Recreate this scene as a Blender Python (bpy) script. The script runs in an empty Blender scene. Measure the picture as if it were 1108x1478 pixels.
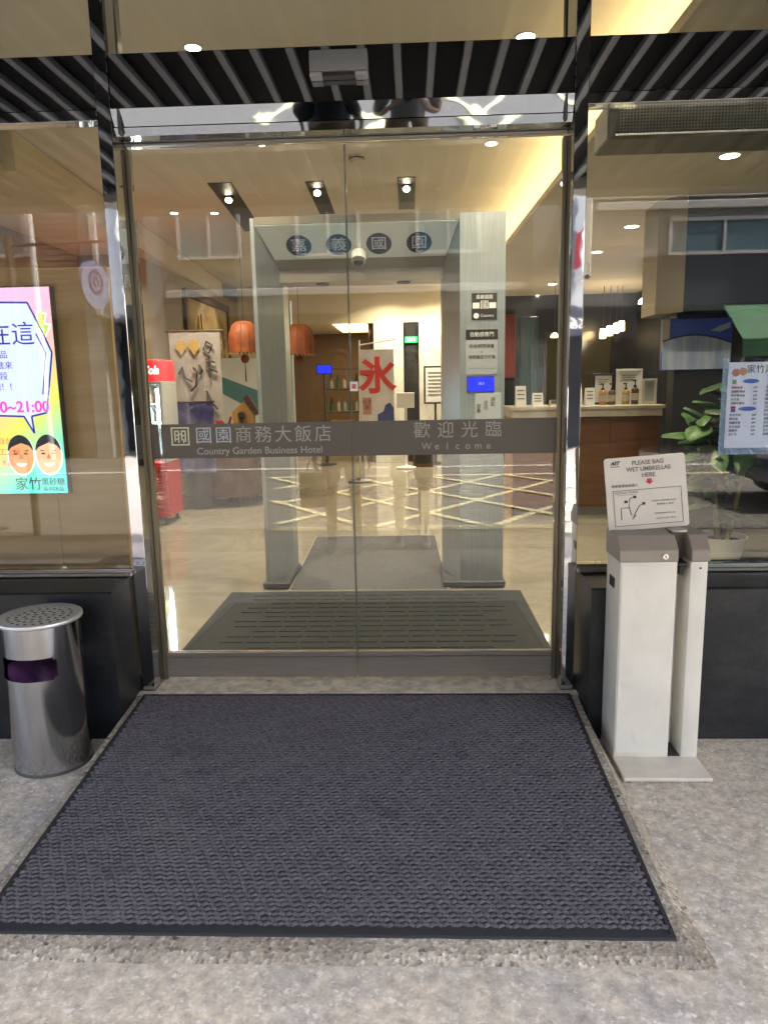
import bpy, bmesh, math, random
from mathutils import Vector, Matrix
random.seed(7)
S = bpy.context.scene
COL = S.collection
PI = math.pi
R = math.radians

# ------------------------------------------------------------------ camera
F_PX, IMG_H = 1050.0, 1478.0
PITCH, YAW, ROLL = 0.1733, 0.0400, -0.0192
cam_d = bpy.data.cameras.new('camera')
cam = bpy.data.objects.new('camera', cam_d)
COL.objects.link(cam)
_f = Vector((-math.sin(YAW)*math.cos(PITCH), math.cos(YAW)*math.cos(PITCH), -math.sin(PITCH)))
_r = Vector((math.cos(YAW), math.sin(YAW), 0)); _u = _r.cross(_f)
_r2 = math.cos(ROLL)*_r + math.sin(ROLL)*_u
_u2 = -math.sin(ROLL)*_r + math.cos(ROLL)*_u
_m = Matrix((_r2, _u2, -_f)).transposed().to_4x4()
_m.translation = Vector((0.262, -3.035, 1.33))
cam.matrix_world = _m
cam_d.sensor_fit = 'VERTICAL'; cam_d.sensor_height = 36.0
cam_d.lens = F_PX/IMG_H*36.0
cam_d.clip_start = 0.02; cam_d.clip_end = 500
S.camera = cam

# ------------------------------------------------------------------ sky, sun, exposure
SUN_EL, SUN_AZ = R(58), R(78)        # azimuth the light comes from, from +Y (behind the hotel) towards +X
W = bpy.data.worlds.new('World'); S.world = W; W.use_nodes = True
nt = W.node_tree
bg = nt.nodes['Background']
sky = nt.nodes.new('ShaderNodeTexSky'); sky.sky_type = 'NISHITA'; sky.sun_disc = False
sky.sun_elevation = SUN_EL; sky.sun_rotation = SUN_AZ; sky.air_density = 1.0; sky.dust_density = 8.0; sky.ozone_density = .3
nt.links.new(sky.outputs[0], bg.inputs[0]); bg.inputs[1].default_value = 0.15
sd = bpy.data.lights.new('sun', 'SUN'); sd.energy = 4.5; sd.angle = R(.6); sd.color = (1, .93, .82)
sun = bpy.data.objects.new('sun', sd); COL.objects.link(sun)
_sd = Vector((math.sin(SUN_AZ)*math.cos(SUN_EL), math.cos(SUN_AZ)*math.cos(SUN_EL), math.sin(SUN_EL)))
sun.rotation_euler = (-_sd).to_track_quat('-Z', 'Y').to_euler()
S.view_settings.view_transform = 'Standard'; S.view_settings.look = 'None'
S.view_settings.gamma = 1.0; S.view_settings.use_curve_mapping = False
S.view_settings.exposure = 3.3
S.render.engine = 'CYCLES'
S.cycles.use_denoising = True
S.cycles.max_bounces = 10; S.cycles.transparent_max_bounces = 24; S.cycles.glossy_bounces = 6
S.cycles.sample_clamp_indirect = 6.0

# ------------------------------------------------------------------ materials
MATS = {}
def mat(name, col, rough=.5, metal=0., var=0., scale=8., bump=0., bscale=None, spec=.5, emit=0., ecol=None, coat=0., col2=None, stretch=None):
    if name in MATS: return MATS[name]
    m = bpy.data.materials.new(name); m.use_nodes = True; MATS[name] = m
    n = m.node_tree.nodes; L = m.node_tree.links; b = n['Principled BSDF']
    b.inputs['Base Color'].default_value = (*col, 1); b.inputs['Roughness'].default_value = rough
    b.inputs['Metallic'].default_value = metal; b.inputs['Specular IOR Level'].default_value = spec
    if coat: b.inputs['Coat Weight'].default_value = coat; b.inputs['Coat Roughness'].default_value = .08
    if emit:
        b.inputs['Emission Color'].default_value = (*(ecol or col), 1); b.inputs['Emission Strength'].default_value = emit
    if var or bump or col2:
        tc = n.new('ShaderNodeTexCoord'); src = tc.outputs['Object']
        if stretch:
            mp = n.new('ShaderNodeMapping'); mp.inputs['Scale'].default_value = stretch
            L.new(src, mp.inputs[0]); src = mp.outputs[0]
        t = n.new('ShaderNodeTexNoise'); t.inputs['Scale'].default_value = scale; t.inputs['Detail'].default_value = 5
        L.new(src, t.inputs['Vector'])
        if var or col2:
            r = n.new('ShaderNodeValToRGB'); e = r.color_ramp.elements
            c2 = col2 or tuple(min(1, c*(1+var)) for c in col); c1 = col if col2 else tuple(c*(1-var) for c in col)
            e[0].position = .33; e[0].color = (*c1, 1); e[1].position = .67; e[1].color = (*c2, 1)
            L.new(t.outputs['Fac'], r.inputs[0]); L.new(r.outputs[0], b.inputs['Base Color'])
            rr = n.new('ShaderNodeMapRange'); rr.inputs[3].default_value = max(0, rough*.85); rr.inputs[4].default_value = min(1, rough*1.2)
            L.new(t.outputs['Fac'], rr.inputs[0]); L.new(rr.outputs[0], b.inputs['Roughness'])
        if bump:
            t2 = n.new('ShaderNodeTexNoise'); t2.inputs['Scale'].default_value = bscale or scale*4; t2.inputs['Detail'].default_value = 3
            L.new(src, t2.inputs['Vector'])
            bp = n.new('ShaderNodeBump'); bp.inputs['Strength'].default_value = bump; bp.inputs['Distance'].default_value = .02
            L.new(t2.outputs['Fac'], bp.inputs['Height']); L.new(bp.outputs[0], b.inputs['Normal'])
    return m

def glass_mat(name, tint=(.93, .95, .93), ior=1.5, smudge=True):
    m = bpy.data.materials.new(name); m.use_nodes = True; MATS[name] = m
    n = m.node_tree.nodes; L = m.node_tree.links; n.remove(n['Principled BSDF']); out = n['Material Output']
    tr = n.new('ShaderNodeBsdfTransparent'); tr.inputs[0].default_value = (*tint, 1)
    gl = n.new('ShaderNodeBsdfGlossy'); gl.inputs['Roughness'].default_value = 0.0
    fr = n.new('ShaderNodeFresnel'); fr.inputs['IOR'].default_value = ior
    mx = n.new('ShaderNodeMixShader')
    L.new(fr.outputs[0], mx.inputs[0]); L.new(tr.outputs[0], mx.inputs[1]); L.new(gl.outputs[0], mx.inputs[2])
    L.new(mx.outputs[0], out.inputs[0])
    return m

def film_mat(name, col, alpha, rough=.4):
    m = bpy.data.materials.new(name); m.use_nodes = True; MATS[name] = m
    n = m.node_tree.nodes; L = m.node_tree.links; b = n['Principled BSDF']
    b.inputs['Base Color'].default_value = (*col, 1); b.inputs['Roughness'].default_value = rough
    b.inputs['Alpha'].default_value = alpha
    return m

def mirror_mat(name, col, rough, bscale, bump, stretch=(1, 1, 1)):
    return mat(name, col, rough, 1.0, bump=bump, bscale=bscale, scale=bscale, stretch=stretch)

def floor_mat():
    m = bpy.data.materials.new('arcade_stone'); m.use_nodes = True; MATS['arcade_stone'] = m
    n = m.node_tree.nodes; L = m.node_tree.links; b = n['Principled BSDF']
    tc = n.new('ShaderNodeTexCoord')
    def noise(sc, det=6, rough=.6):
        t = n.new('ShaderNodeTexNoise'); t.inputs['Scale'].default_value = sc; t.inputs['Detail'].default_value = det
        t.inputs['Roughness'].default_value = rough; L.new(tc.outputs['Object'], t.inputs['Vector']); return t.outputs['Fac']
    def ramp(f, stops):
        r = n.new('ShaderNodeValToRGB'); e = r.color_ramp.elements
        while len(e) < len(stops): e.new(.5)
        for k, (p, c) in enumerate(stops): e[k].position = p; e[k].color = (*c, 1)
        L.new(f, r.inputs[0]); return r.outputs[0]
    def mix(f, a, c, mode='MIX'):
        x = n.new('ShaderNodeMix'); x.data_type = 'RGBA'; x.blend_type = mode
        if isinstance(f, float): x.inputs[0].default_value = f
        else: L.new(f, x.inputs[0])
        L.new(a, x.inputs[6]); L.new(c, x.inputs[7]); return x.outputs[2]
    big = ramp(noise(2.6, 4, .65), [(.3, (.50, .48, .455)), (.46, (.66, .595, .50)), (.6, (.73, .645, .525)), (.74, (.60, .575, .54))])
    mid = ramp(noise(24, 10, .78), [(.28, (.40, .385, .375)), (.5, (.88, .85, .81)), (.68, (1.28, 1.24, 1.17))])
    c = mix(1.0, big, mid, 'MULTIPLY')
    nv = n.new('ShaderNodeTexNoise'); nv.inputs['Scale'].default_value = 55; nv.inputs['Detail'].default_value = 3; L.new(tc.outputs['Object'], nv.inputs['Vector'])
    va = n.new('ShaderNodeVectorMath'); va.operation = 'MULTIPLY_ADD'; va.inputs[1].default_value = (.035, .035, .035)
    L.new(nv.outputs['Color'], va.inputs[0]); L.new(tc.outputs['Object'], va.inputs[2])
    v = n.new('ShaderNodeTexVoronoi'); v.inputs['Scale'].default_value = 44; L.new(va.outputs[0], v.inputs['Vector'])
    spk = ramp(v.outputs['Distance'], [(.17, (1, 1, 1)), (.38, (0, 0, 0))])
    mask = ramp(noise(11, 3), [(.44, (0, 0, 0)), (.58, (.8, .8, .8))])
    mm = mix(1.0, spk, mask, 'MULTIPLY')
    light = n.new('ShaderNodeRGB'); light.outputs[0].default_value = (.86, .83, .76, 1)
    c = mix(mm, c, light.outputs[0])
    dk = ramp(noise(7.3, 4), [(.62, (0, 0, 0)), (.76, (.4, .4, .4))])
    dark = n.new('ShaderNodeRGB'); dark.outputs[0].default_value = (.24, .20, .17, 1)
    c = mix(dk, c, dark.outputs[0])
    L.new(c, b.inputs['Base Color'])
    rr = n.new('ShaderNodeMapRange'); rr.inputs[3].default_value = .28; rr.inputs[4].default_value = .6
    L.new(noise(5), rr.inputs[0]); L.new(rr.outputs[0], b.inputs['Roughness'])
    bp = n.new('ShaderNodeBump'); bp.inputs['Strength'].default_value = .25; bp.inputs['Distance'].default_value = .01
    L.new(noise(60, 4), bp.inputs['Height']); L.new(bp.outputs[0], b.inputs['Normal'])
    return m

def aggregate_mat():
    m = bpy.data.materials.new('aggregate'); m.use_nodes = True; MATS['aggregate'] = m
    n = m.node_tree.nodes; L = m.node_tree.links; b = n['Principled BSDF']
    tc = n.new('ShaderNodeTexCoord')
    v = n.new('ShaderNodeTexVoronoi'); v.inputs['Scale'].default_value = 105; L.new(tc.outputs['Object'], v.inputs['Vector'])
    r = n.new('ShaderNodeValToRGB'); e = r.color_ramp.elements
    for _ in range(4): e.new(.5)
    for k, (p, c) in enumerate([(0, (.05, .045, .04)), (.22, (.36, .32, .27)), (.45, (.60, .53, .43)), (.66, (.34, .31, .27)), (.84, (.80, .75, .66)), (1, (.10, .08, .07))]):
        e[k].position = p; e[k].color = (*c, 1)
    L.new(v.outputs['Color'], r.inputs[0])
    t = n.new('ShaderNodeTexNoise'); t.inputs['Scale'].default_value = 4; t.inputs['Detail'].default_value = 5; L.new(tc.outputs['Object'], t.inputs['Vector'])
    r2 = n.new('ShaderNodeValToRGB'); r2.color_ramp.elements[0].position = .35; r2.color_ramp.elements[0].color = (.62, .58, .52, 1); r2.color_ramp.elements[1].position = .7; r2.color_ramp.elements[1].color = (.95, .92, .86, 1)
    L.new(t.outputs['Fac'], r2.inputs[0])
    x = n.new('ShaderNodeMix'); x.data_type = 'RGBA'; x.blend_type = 'MULTIPLY'; x.inputs[0].default_value = 1
    L.new(r.outputs[0], x.inputs[6]); L.new(r2.outputs[0], x.inputs[7]); L.new(x.outputs[2], b.inputs['Base Color'])
    b.inputs['Roughness'].default_value = .7
    bp = n.new('ShaderNodeBump'); bp.inputs['Strength'].default_value = .5; bp.inputs['Distance'].default_value = .006
    L.new(v.outputs['Distance'], bp.inputs['Height']); L.new(bp.outputs[0], b.inputs['Normal'])
    return m

def marble_mat(name, c1, c2, rough, scale=1.4):
    m = bpy.data.materials.new(name); m.use_nodes = True; MATS[name] = m
    n = m.node_tree.nodes; L = m.node_tree.links; b = n['Principled BSDF']
    tc = n.new('ShaderNodeTexCoord')
    t = n.new('ShaderNodeTexNoise'); t.inputs['Scale'].default_value = scale; t.inputs['Detail'].default_value = 8; t.inputs['Roughness'].default_value = .62
    t.inputs['Distortion'].default_value = 1.2
    L.new(tc.outputs['Object'], t.inputs['Vector'])
    r = n.new('ShaderNodeValToRGB'); e = r.color_ramp.elements; e.new(.5); e.new(.56)
    mid = tuple((a+q)/2 for a, q in zip(c1, c2))
    for k, (p, c) in enumerate([(.3, c1), (.47, c2), (.505, mid), (.7, c2)]): e[k].position = p; e[k].color = (*c, 1)
    L.new(t.outputs['Fac'], r.inputs[0]); L.new(r.outputs[0], b.inputs['Base Color'])
    b.inputs['Roughness'].default_value = rough
    return m

def gradient_screen(name, stops, strength):
    m = bpy.data.materials.new(name); m.use_nodes = True; MATS[name] = m
    n = m.node_tree.nodes; L = m.node_tree.links; b = n['Principled BSDF']
    tc = n.new('ShaderNodeTexCoord'); sp = n.new('ShaderNodeSeparateXYZ'); L.new(tc.outputs['Object'], sp.inputs[0])
    mr = n.new('ShaderNodeMath'); mr.operation = 'MULTIPLY_ADD'; mr.inputs[1].default_value = -.75
    L.new(sp.outputs['X'], mr.inputs[0]); L.new(sp.outputs['Z'], mr.inputs[2])
    md = n.new('ShaderNodeMapRange'); md.inputs[1].default_value = -.35; md.inputs[2].default_value = .75; L.new(mr.outputs[0], md.inputs[0])
    r = n.new('ShaderNodeValToRGB'); e = r.color_ramp.elements
    while len(e) < len(stops): e.new(.5)
    for k, (p, c) in enumerate(stops): e[k].position = p; e[k].color = (*c, 1)
    L.new(md.outputs[0], r.inputs[0]); L.new(r.outputs[0], b.inputs['Emission Color'])
    b.inputs['Base Color'].default_value = (.02, .02, .02, 1); b.inputs['Emission Strength'].default_value = strength; b.inputs['Roughness'].default_value = .3
    return m

def wood_mat(name, c1, c2, rough=.45, scale=3, stretch=(1, 1, 12)):
    return mat(name, c1, rough, col2=c2, scale=scale, stretch=stretch, bump=.05, bscale=20)

STEEL = mirror_mat('polished_steel', (.60, .60, .61), .035, 2.2, .035)
STEELM = mirror_mat('mullion_steel', (.52, .54, .57), .03, 3.5, .05)
STEELW = mirror_mat('wavy_steel', (.20, .235, .275), .03, 2.6, .10)
HEADER = mirror_mat('dark_mirror_panel', (.38, .38, .40), .03, 1.3, .06)
BRUSH = mat('brushed_steel', (.36, .345, .32), .30, 1.0, var=.10, scale=5, stretch=(40, 40, 1), bump=.02, bscale=40)
BRUSHX = mat('brushed_rail', (.30, .28, .255), .42, .75, var=.08, scale=6, stretch=(1, 1, 30))
CANM = mat('bin_steel', (.44, .44, .45), .15, 1.0, var=.10, scale=3, stretch=(6, 6, 1), bump=.03, bscale=5)
GLASS = glass_mat('window_glass', ior=1.55)
PLINTH = mat('black_granite', (.009, .011, .014), .36, var=.3, scale=90, bump=.02, bscale=200)
STONE = floor_mat(); AGG = aggregate_mat()
THRESH = mat('threshold_stone', (.64, .55, .42), .55, var=.28, scale=22, bump=.12, bscale=120)
MATRUB = mat('mat_rubber', (.024, .024, .027), .75, bump=.1, bscale=60)
MATP = mat('mat_pile', (.138, .127, .136), .95, var=.22, scale=60, bump=.4, bscale=400, spec=.1)
MAT2 = mat('ridged_mat', (.024, .028, .032), .85, var=.3, scale=20, bump=.2, bscale=150)
MAT3 = mat('plain_mat', (.085, .085, .095), .95, var=.2, scale=40, bump=.3, bscale=200)
WHITEP = mat('white_enamel', (.76, .73, .64), .4, var=.07, scale=4, bump=.02, bscale=30)
GREYP = mat('grey_brown_metal', (.30, .255, .215), .42, var=.1, scale=6, coat=.1)
BLACK = mat('matte_black', (.012, .012, .013), .5)
DARKG = mat('dark_grey', (.05, .052, .057), .5, var=.15)
LFLOOR = marble_mat('lobby_marble_floor', (.24, .22, .175), (.34, .315, .26), .05)
MARBLE = marble_mat('marble_wall', (.44, .41, .36), (.66, .63, .57), .22, 1.0)
CEIL = mat('ceiling_paint', (.66, .62, .54), .85, var=.03, scale=2)
SOFF = mat('soffit_paint', (.58, .53, .44), .85, var=.03, scale=2)
WALL = mat('wall_tan', (.36, .29, .20), .75, var=.08, scale=3)
CREAM = mat('wall_cream', (.66, .58, .44), .8, var=.04, scale=2)
BOARD = wood_mat('tan_board', (.44, .28, .11), (.52, .35, .16), .55, 2)
WOODD = wood_mat('dark_wood', (.045, .028, .018), (.09, .055, .034), .4, 3)
WOODR = wood_mat('red_brown_wood', (.11, .046, .017), (.175, .075, .029), .3, 2.5)
DARKW = mat('dark_wall', (.02, .022, .026), .25, var=.2, scale=3)
COUNTER = mat('counter_top', (.52, .46, .36), .35, var=.1, scale=12)
RED = mat('cooler_red', (.55, .025, .025), .35, coat=.2)
WHITE = mat('white_paint', (.72, .71, .68), .6)
PAPER = mat('paper', (.74, .73, .72), .75)
INK = mat('ink_dark', (.045, .04, .045), .7)
INKG = mat('ink_grey', (.19, .18, .19), .7)
REDINK = mat('ink_red', (.55, .03, .05), .6)
BLUEINK = mat('ink_blue', (.05, .12, .42), .6)
CLOTHW = mat('banner_cloth', (.60, .57, .56), .9, var=.06, scale=10)
SLAT = mat('ceiling_slat', (.105, .125, .145), .5, .1, var=.05)
CPANEL = mat('ceiling_black', (.006, .007, .008), .8, spec=.08)
ASPH = mat('asphalt', (.085, .076, .072), .85, var=.25, scale=30, bump=.3, bscale=200)
PAVE = mat('pavement', (.20, .185, .165), .75, var=.15, scale=8, bump=.1)
YLINE = mat('yellow_paint', (.50, .45, .28), .6, var=.12, scale=6)
WLINE = mat('white_line', (.55, .55, .53), .6, var=.08, scale=6)

def wear(m, col, scale, lo, hi, amount, stretch=None):
    """stains and dust of a colour of their own, in noise-shaped patches"""
    n = m.node_tree.nodes; L = m.node_tree.links; b = n['Principled BSDF']; inp = b.inputs['Base Color']
    tc = n.new('ShaderNodeTexCoord'); src = tc.outputs['Object']
    if stretch:
        mp = n.new('ShaderNodeMapping'); mp.inputs['Scale'].default_value = stretch; L.new(src, mp.inputs[0]); src = mp.outputs[0]
    t = n.new('ShaderNodeTexNoise'); t.inputs['Scale'].default_value = scale; t.inputs['Detail'].default_value = 8; t.inputs['Roughness'].default_value = .65; L.new(src, t.inputs['Vector'])
    r_ = n.new('ShaderNodeMapRange'); r_.inputs[1].default_value = lo; r_.inputs[2].default_value = hi; r_.inputs[4].default_value = amount; L.new(t.outputs['Fac'], r_.inputs[0])
    x = n.new('ShaderNodeMix'); x.data_type = 'RGBA'; L.new(r_.outputs[0], x.inputs[0]); x.inputs[7].default_value = (*col, 1)
    if inp.is_linked: L.new(inp.links[0].from_socket, x.inputs[6])
    else: x.inputs[6].default_value = inp.default_value[:]
    L.new(x.outputs[2], inp)
wear(MATP, (.19, .175, .165), 2.2, .48, .72, .45); wear(MATP, (.04, .038, .042), 5, .58, .72, .5)
wear(WHITEP, (.40, .35, .28), 9, .62, .76, .28); wear(WHITEP, (.55, .50, .41), 1.6, .5, .7, .15, (6, 6, 1))
wear(PLINTH, (.06, .06, .06), 3.5, .5, .75, .5, (1, 1, 2.5)); wear(CANM, (.30, .29, .27), 6, .55, .75, .4, (1, 1, .5))
wear(STONE, (.30, .25, .19), 3.1, .60, .70, .5); wear(STONE, (.20, .17, .14), 16, .67, .73, .7); wear(STONE, (.86, .83, .76), 38, .57, .63, .55)
wear(THRESH, (.12, .09, .07), 9, .64, .70, .7); wear(AGG, (.25, .22, .18), 3, .5, .7, .5); wear(BRUSHX, (.45, .40, .33), 4, .5, .7, .3, (1, 1, 6))
wear(GREYP, (.20, .17, .14), 7, .55, .72, .4); wear(LFLOOR, (.42, .38, .30), 2.0, .52, .68, .4)

# ------------------------------------------------------------------ mesh helpers
class MB:
    def __init__(s): s.bm = bmesh.new()
    def _xf(s, vs, mtx):
        if mtx is not None: bmesh.ops.transform(s.bm, matrix=mtx, verts=vs)
    def box(s, x0, x1, y0, y1, z0, z1, bev=0, seg=1, mtx=None):
        r = bmesh.ops.create_cube(s.bm, size=1); vs = r['verts']
        for v in vs:
            v.co = Vector(((x0+x1)/2+v.co.x*(x1-x0), (y0+y1)/2+v.co.y*(y1-y0), (z0+z1)/2+v.co.z*(z1-z0)))
        if bev:
            es = list({e for v in vs for e in v.link_edges})
            r = bmesh.ops.bevel(s.bm, geom=es, offset=bev, segments=seg, profile=.5, affect='EDGES')
            vs = list({v for f in r['faces'] for v in f.verts} | {v for v in vs if v.is_valid})
        s._xf(vs, mtx); return s
    def cyl(s, p0, p1, r0, r1=None, n=16, caps=True):
        r1 = r0 if r1 is None else r1
        p0 = Vector(p0); p1 = Vector(p1); d = (p1-p0); q = d.to_track_quat('Z', 'Y')
        a = [s.bm.verts.new(p0+q @ Vector((r0*math.cos(2*PI*k/n), r0*math.sin(2*PI*k/n), 0))) for k in range(n)]
        b = [s.bm.verts.new(p1+q @ Vector((r1*math.cos(2*PI*k/n), r1*math.sin(2*PI*k/n), 0))) for k in range(n)]
        for k in range(n): s.bm.faces.new((a[k], a[(k+1) % n], b[(k+1) % n], b[k]))
        if caps: s.bm.faces.new(a[::-1]); s.bm.faces.new(b)
        return s
    def tube(s, pts, rad, n=8):
        pts = [Vector(p) for p in pts]; rings = []
        for i, p in enumerate(pts):
            d = (pts[min(i+1, len(pts)-1)]-pts[max(i-1, 0)]).normalized(); q = d.to_track_quat('Z', 'Y')
            r = rad[i] if isinstance(rad, (list, tuple)) else rad
            rings.append([s.bm.verts.new(p+q @ Vector((r*math.cos(2*PI*k/n), r*math.sin(2*PI*k/n), 0))) for k in range(n)])
        for a, b in zip(rings, rings[1:]):
            for k in range(n): s.bm.faces.new((a[k], a[(k+1) % n], b[(k+1) % n], b[k]))
        s.bm.faces.new(rings[0][::-1]); s.bm.faces.new(rings[-1]); return s
    def prism(s, pts, ext):
        """closed polygon (3-D points) pushed along ext"""
        e = Vector(ext); a = [s.bm.verts.new(Vector(p)) for p in pts]; b = [s.bm.verts.new(Vector(p)+e) for p in pts]
        n = len(pts)
        f1 = s.bm.faces.new(a); f2 = s.bm.faces.new(b[::-1])
        for k in range(n): s.bm.faces.new((a[(k+1) % n], a[k], b[k], b[(k+1) % n]))
        return s
    def lathe(s, prof, c=(0, 0, 0), n=32, cap=True):
        c = Vector(c); rings = []
        for r, z in prof:
            rings.append([s.bm.verts.new(c+Vector((r*math.cos(2*PI*k/n), r*math.sin(2*PI*k/n), z))) for k in range(n)])
        for a, b in zip(rings, rings[1:]):
            for k in range(n): s.bm.faces.new((a[k], a[(k+1) % n], b[(k+1) % n], b[k]))
        if cap: s.bm.faces.new(rings[0][::-1]); s.bm.faces.new(rings[-1])
        return s
    def quad(s, *p):
        s.bm.faces.new([s.bm.verts.new(Vector(q)) for q in p]); return s
    def mesh(s, name, m, smooth=None, tri=False):
        bmesh.ops.recalc_face_normals(s.bm, faces=s.bm.faces)
        me = bpy.data.meshes.new(name); s.bm.to_mesh(me); s.bm.free()
        me.materials.append(m)
        if smooth:
            for p in me.polygons: p.use_smooth = True
            me.set_sharp_from_angle(angle=R(smooth))
        return me

def link(name, me, parent=None, origin=None):
    o = bpy.data.objects.new(name, me); COL.objects.link(o)
    if parent is not None:
        o.parent = parent
        p = parent; inv = Matrix.Identity(4)
        o.matrix_parent_inverse = world_of(parent).inverted()
    return o
def world_of(o):
    m = o.matrix_basis.copy()
    if o.parent: m = world_of(o.parent) @ o.matrix_parent_inverse @ m
    return m
def build(mb, name, m, parent=None, smooth=None):
    """mesh given in world coordinates; its origin is moved to the mesh's centre bottom when it has no parent"""
    me = mb.mesh(name, m, smooth)
    if parent is None and len(me.vertices):
        xs = [v.co for v in me.vertices]
        c = Vector(((min(v.x for v in xs)+max(v.x for v in xs))/2, (min(v.y for v in xs)+max(v.y for v in xs))/2, min(v.z for v in xs)))
        me.transform(Matrix.Translation(-c)); o = link(name, me); o.location = c; return o
    return link(name, me, parent)
def thing(name, label, cat, loc, group=None, rotz=0):
    o = bpy.data.objects.new(name, None); COL.objects.link(o); o.location = loc; o.rotation_euler = (0, 0, rotz); o.empty_display_size = .1
    return tag(o, label, cat, group)
def tag(o, label, cat, group=None):
    o['label'] = label; o['category'] = cat
    if group: o['group'] = group
    return o
def struct(o): o['kind'] = 'structure'; return o
def copy_tree(o, parent=None):
    c = o.copy(); COL.objects.link(c)
    if parent is not None: c.parent = parent; c.matrix_parent_inverse = o.matrix_parent_inverse.copy()
    for ch in list(o.children): copy_tree(ch, c)
    return c
_cu = bpy.data.curves.new('lettering_curve', 'FONT'); _to = bpy.data.objects.new('lettering_tmp', _cu); COL.objects.link(_to)
def text_me(body, size, m, width=None, align='CENTER', bold=0., ext=.0006, shear=0.):
    _cu.body = body; _cu.size = size; _cu.align_x = align; _cu.align_y = 'CENTER'; _cu.extrude = ext; _cu.offset = bold; _cu.shear = shear
    dg = bpy.context.evaluated_depsgraph_get(); dg.update()
    me = bpy.data.meshes.new_from_object(_to.evaluated_get(dg))
    me.materials.clear(); me.materials.append(m)
    if width and len(me.vertices):
        xs = [v.co.x for v in me.vertices]; k = width/max(1e-6, max(xs)-min(xs))
        x0 = min(xs) if align == 'LEFT' else (min(xs)+max(xs))/2
        for v in me.vertices: v.co.x = (v.co.x-x0)*k + (0 if align == 'LEFT' else 0)
    return me
def text(body, size, m, loc, parent, width=None, align='CENTER', bold=0., rot=None, name='lettering', ext=.0006, shear=0.):
    me = text_me(body, size, m, width, align, bold, ext, shear)
    r = rot or Matrix.Rotation(PI/2, 4, 'X')
    me.transform(Matrix.Translation(Vector(loc)) @ r)
    return link(name, me, parent)
LK = .185
def lamp(name, kind, loc, power, col, size=.1, target=None, spot=None, blend=.6):
    d = bpy.data.lights.new(name, kind); d.energy = power*LK; d.color = col
    if kind == 'AREA': d.shape = 'DISK'; d.size = size
    elif kind in ('POINT', 'SPOT'): d.shadow_soft_size = size
    if kind == 'SPOT': d.spot_size = spot or R(100); d.spot_blend = blend
    o = bpy.data.objects.new(name, d); COL.objects.link(o); o.location = loc
    if target is not None: o.rotation_euler = (Vector(target)-Vector(loc)).to_track_quat('-Z', 'Y').to_euler()
    return o
WARM = (1, .84, .61)

# ================================================================== SETTING: outdoors
FZ = -.12          # arcade floor level; the lobby floor is 0
mb = MB(); mb.box(-30, 30, -60, -3.75, -.75, -.21); o = struct(build(mb, 'road', ASPH))
mb = MB(); mb.box(-14, 14, -3.75, -3.0, -.7, FZ, .01); o = struct(build(mb, 'pavement', PAVE))
mb = MB(); mb.box(-14, 14, -2.998, -.02, -.7, FZ); o = struct(build(mb, 'arcade_floor', STONE))
# ground beyond, out to the horizon
mb = MB(); mb.box(-250, 250, -250, 250, -1.4, -.8); struct(build(mb, 'ground', PAVE))

# painted hatch box on the road
road = bpy.data.objects['road']
def stripe(x0, y0, x1, y1, w, m):
    d = Vector((x1-x0, y1-y0, 0)).normalized(); n = Vector((-d.y, d.x, 0))*w/2
    mb = MB(); a = Vector((x0, y0, -.206)); b = Vector((x1, y1, -.206))
    mb.prism([a-n, b-n, b+n, a+n], (0, 0, .0045)); return build(mb, 'painted_line', m, road)
HY0, HY1, HX1 = -4.42, -9.0, 5.6
def left_end(y): return -1.25+(y-HY0)*.2
stripe(left_end(HY0), HY0, 2.05, HY0, .2, YLINE); stripe(left_end(HY1), HY1, HX1, HY1, .14, YLINE)
stripe(2.05, HY0-.1, 3.7, HY1, .26, YLINE)
for k in range(-7, 9):
    for sgn in (1, -1):
        pts = []
        for i in range(121):
            y = HY0-.1+(HY1-HY0+.17)*i/120; x = 1.09+1.3*k+sgn*.72*(y+6.22)
            if left_end(y)+.02 < x < 2.0+(HY0-y)*.36: pts.append((x, y))
        if len(pts) > 5:
            o = stripe(*pts[0], *pts[-1], .10, YLINE); o.location.z += .0005*(k+8)+(.009 if sgn > 0 else 0)
stripe(-14, -10.3, 14, -10.3, .12, WLINE); stripe(-14, -3.98, 14, -3.98, .08, WLINE)

# storeys above the arcade
UP = mat('upper_storey', (.30, .28, .25), .8, var=.1)
mb = MB(); mb.box(-14, 14, -3.25, 14, 3.30, 9.5); mb.box(-14, 14, -3.25, -3.0, 2.80, 3.30); struct(build(mb, 'upper_storey', UP))
mb = MB(); mb.box(-14, 14, -2.995, -.06, 2.90, 2.96); ceil = struct(build(mb, 'arcade_ceiling', CPANEL))
me = MB().box(-.018, .018, -1.46, 1.46, 0, .035, .002).mesh('slat', SLAT)
for k in range(-34, 34):
    o = link('slat', me, ceil); o.matrix_parent_inverse = Matrix.Translation(-ceil.location); o.location = (.215+.166*k, -1.53, 2.864)

# ================================================================== SHOPFRONT
fr = thing('shopfront_frame', 'polished steel shopfront frame with tall mullions, sills and mirrored header', 'frame', (0, .08, 0))
MT = 2.862
def mull(x0, x1):
    mb = MB(); mb.box(x0, x1, 0, .16, .0, MT, .0018); return build(mb, 'mullion', STEELM, fr)
mull(-.955, -.9); mull(.9, .953)
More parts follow.
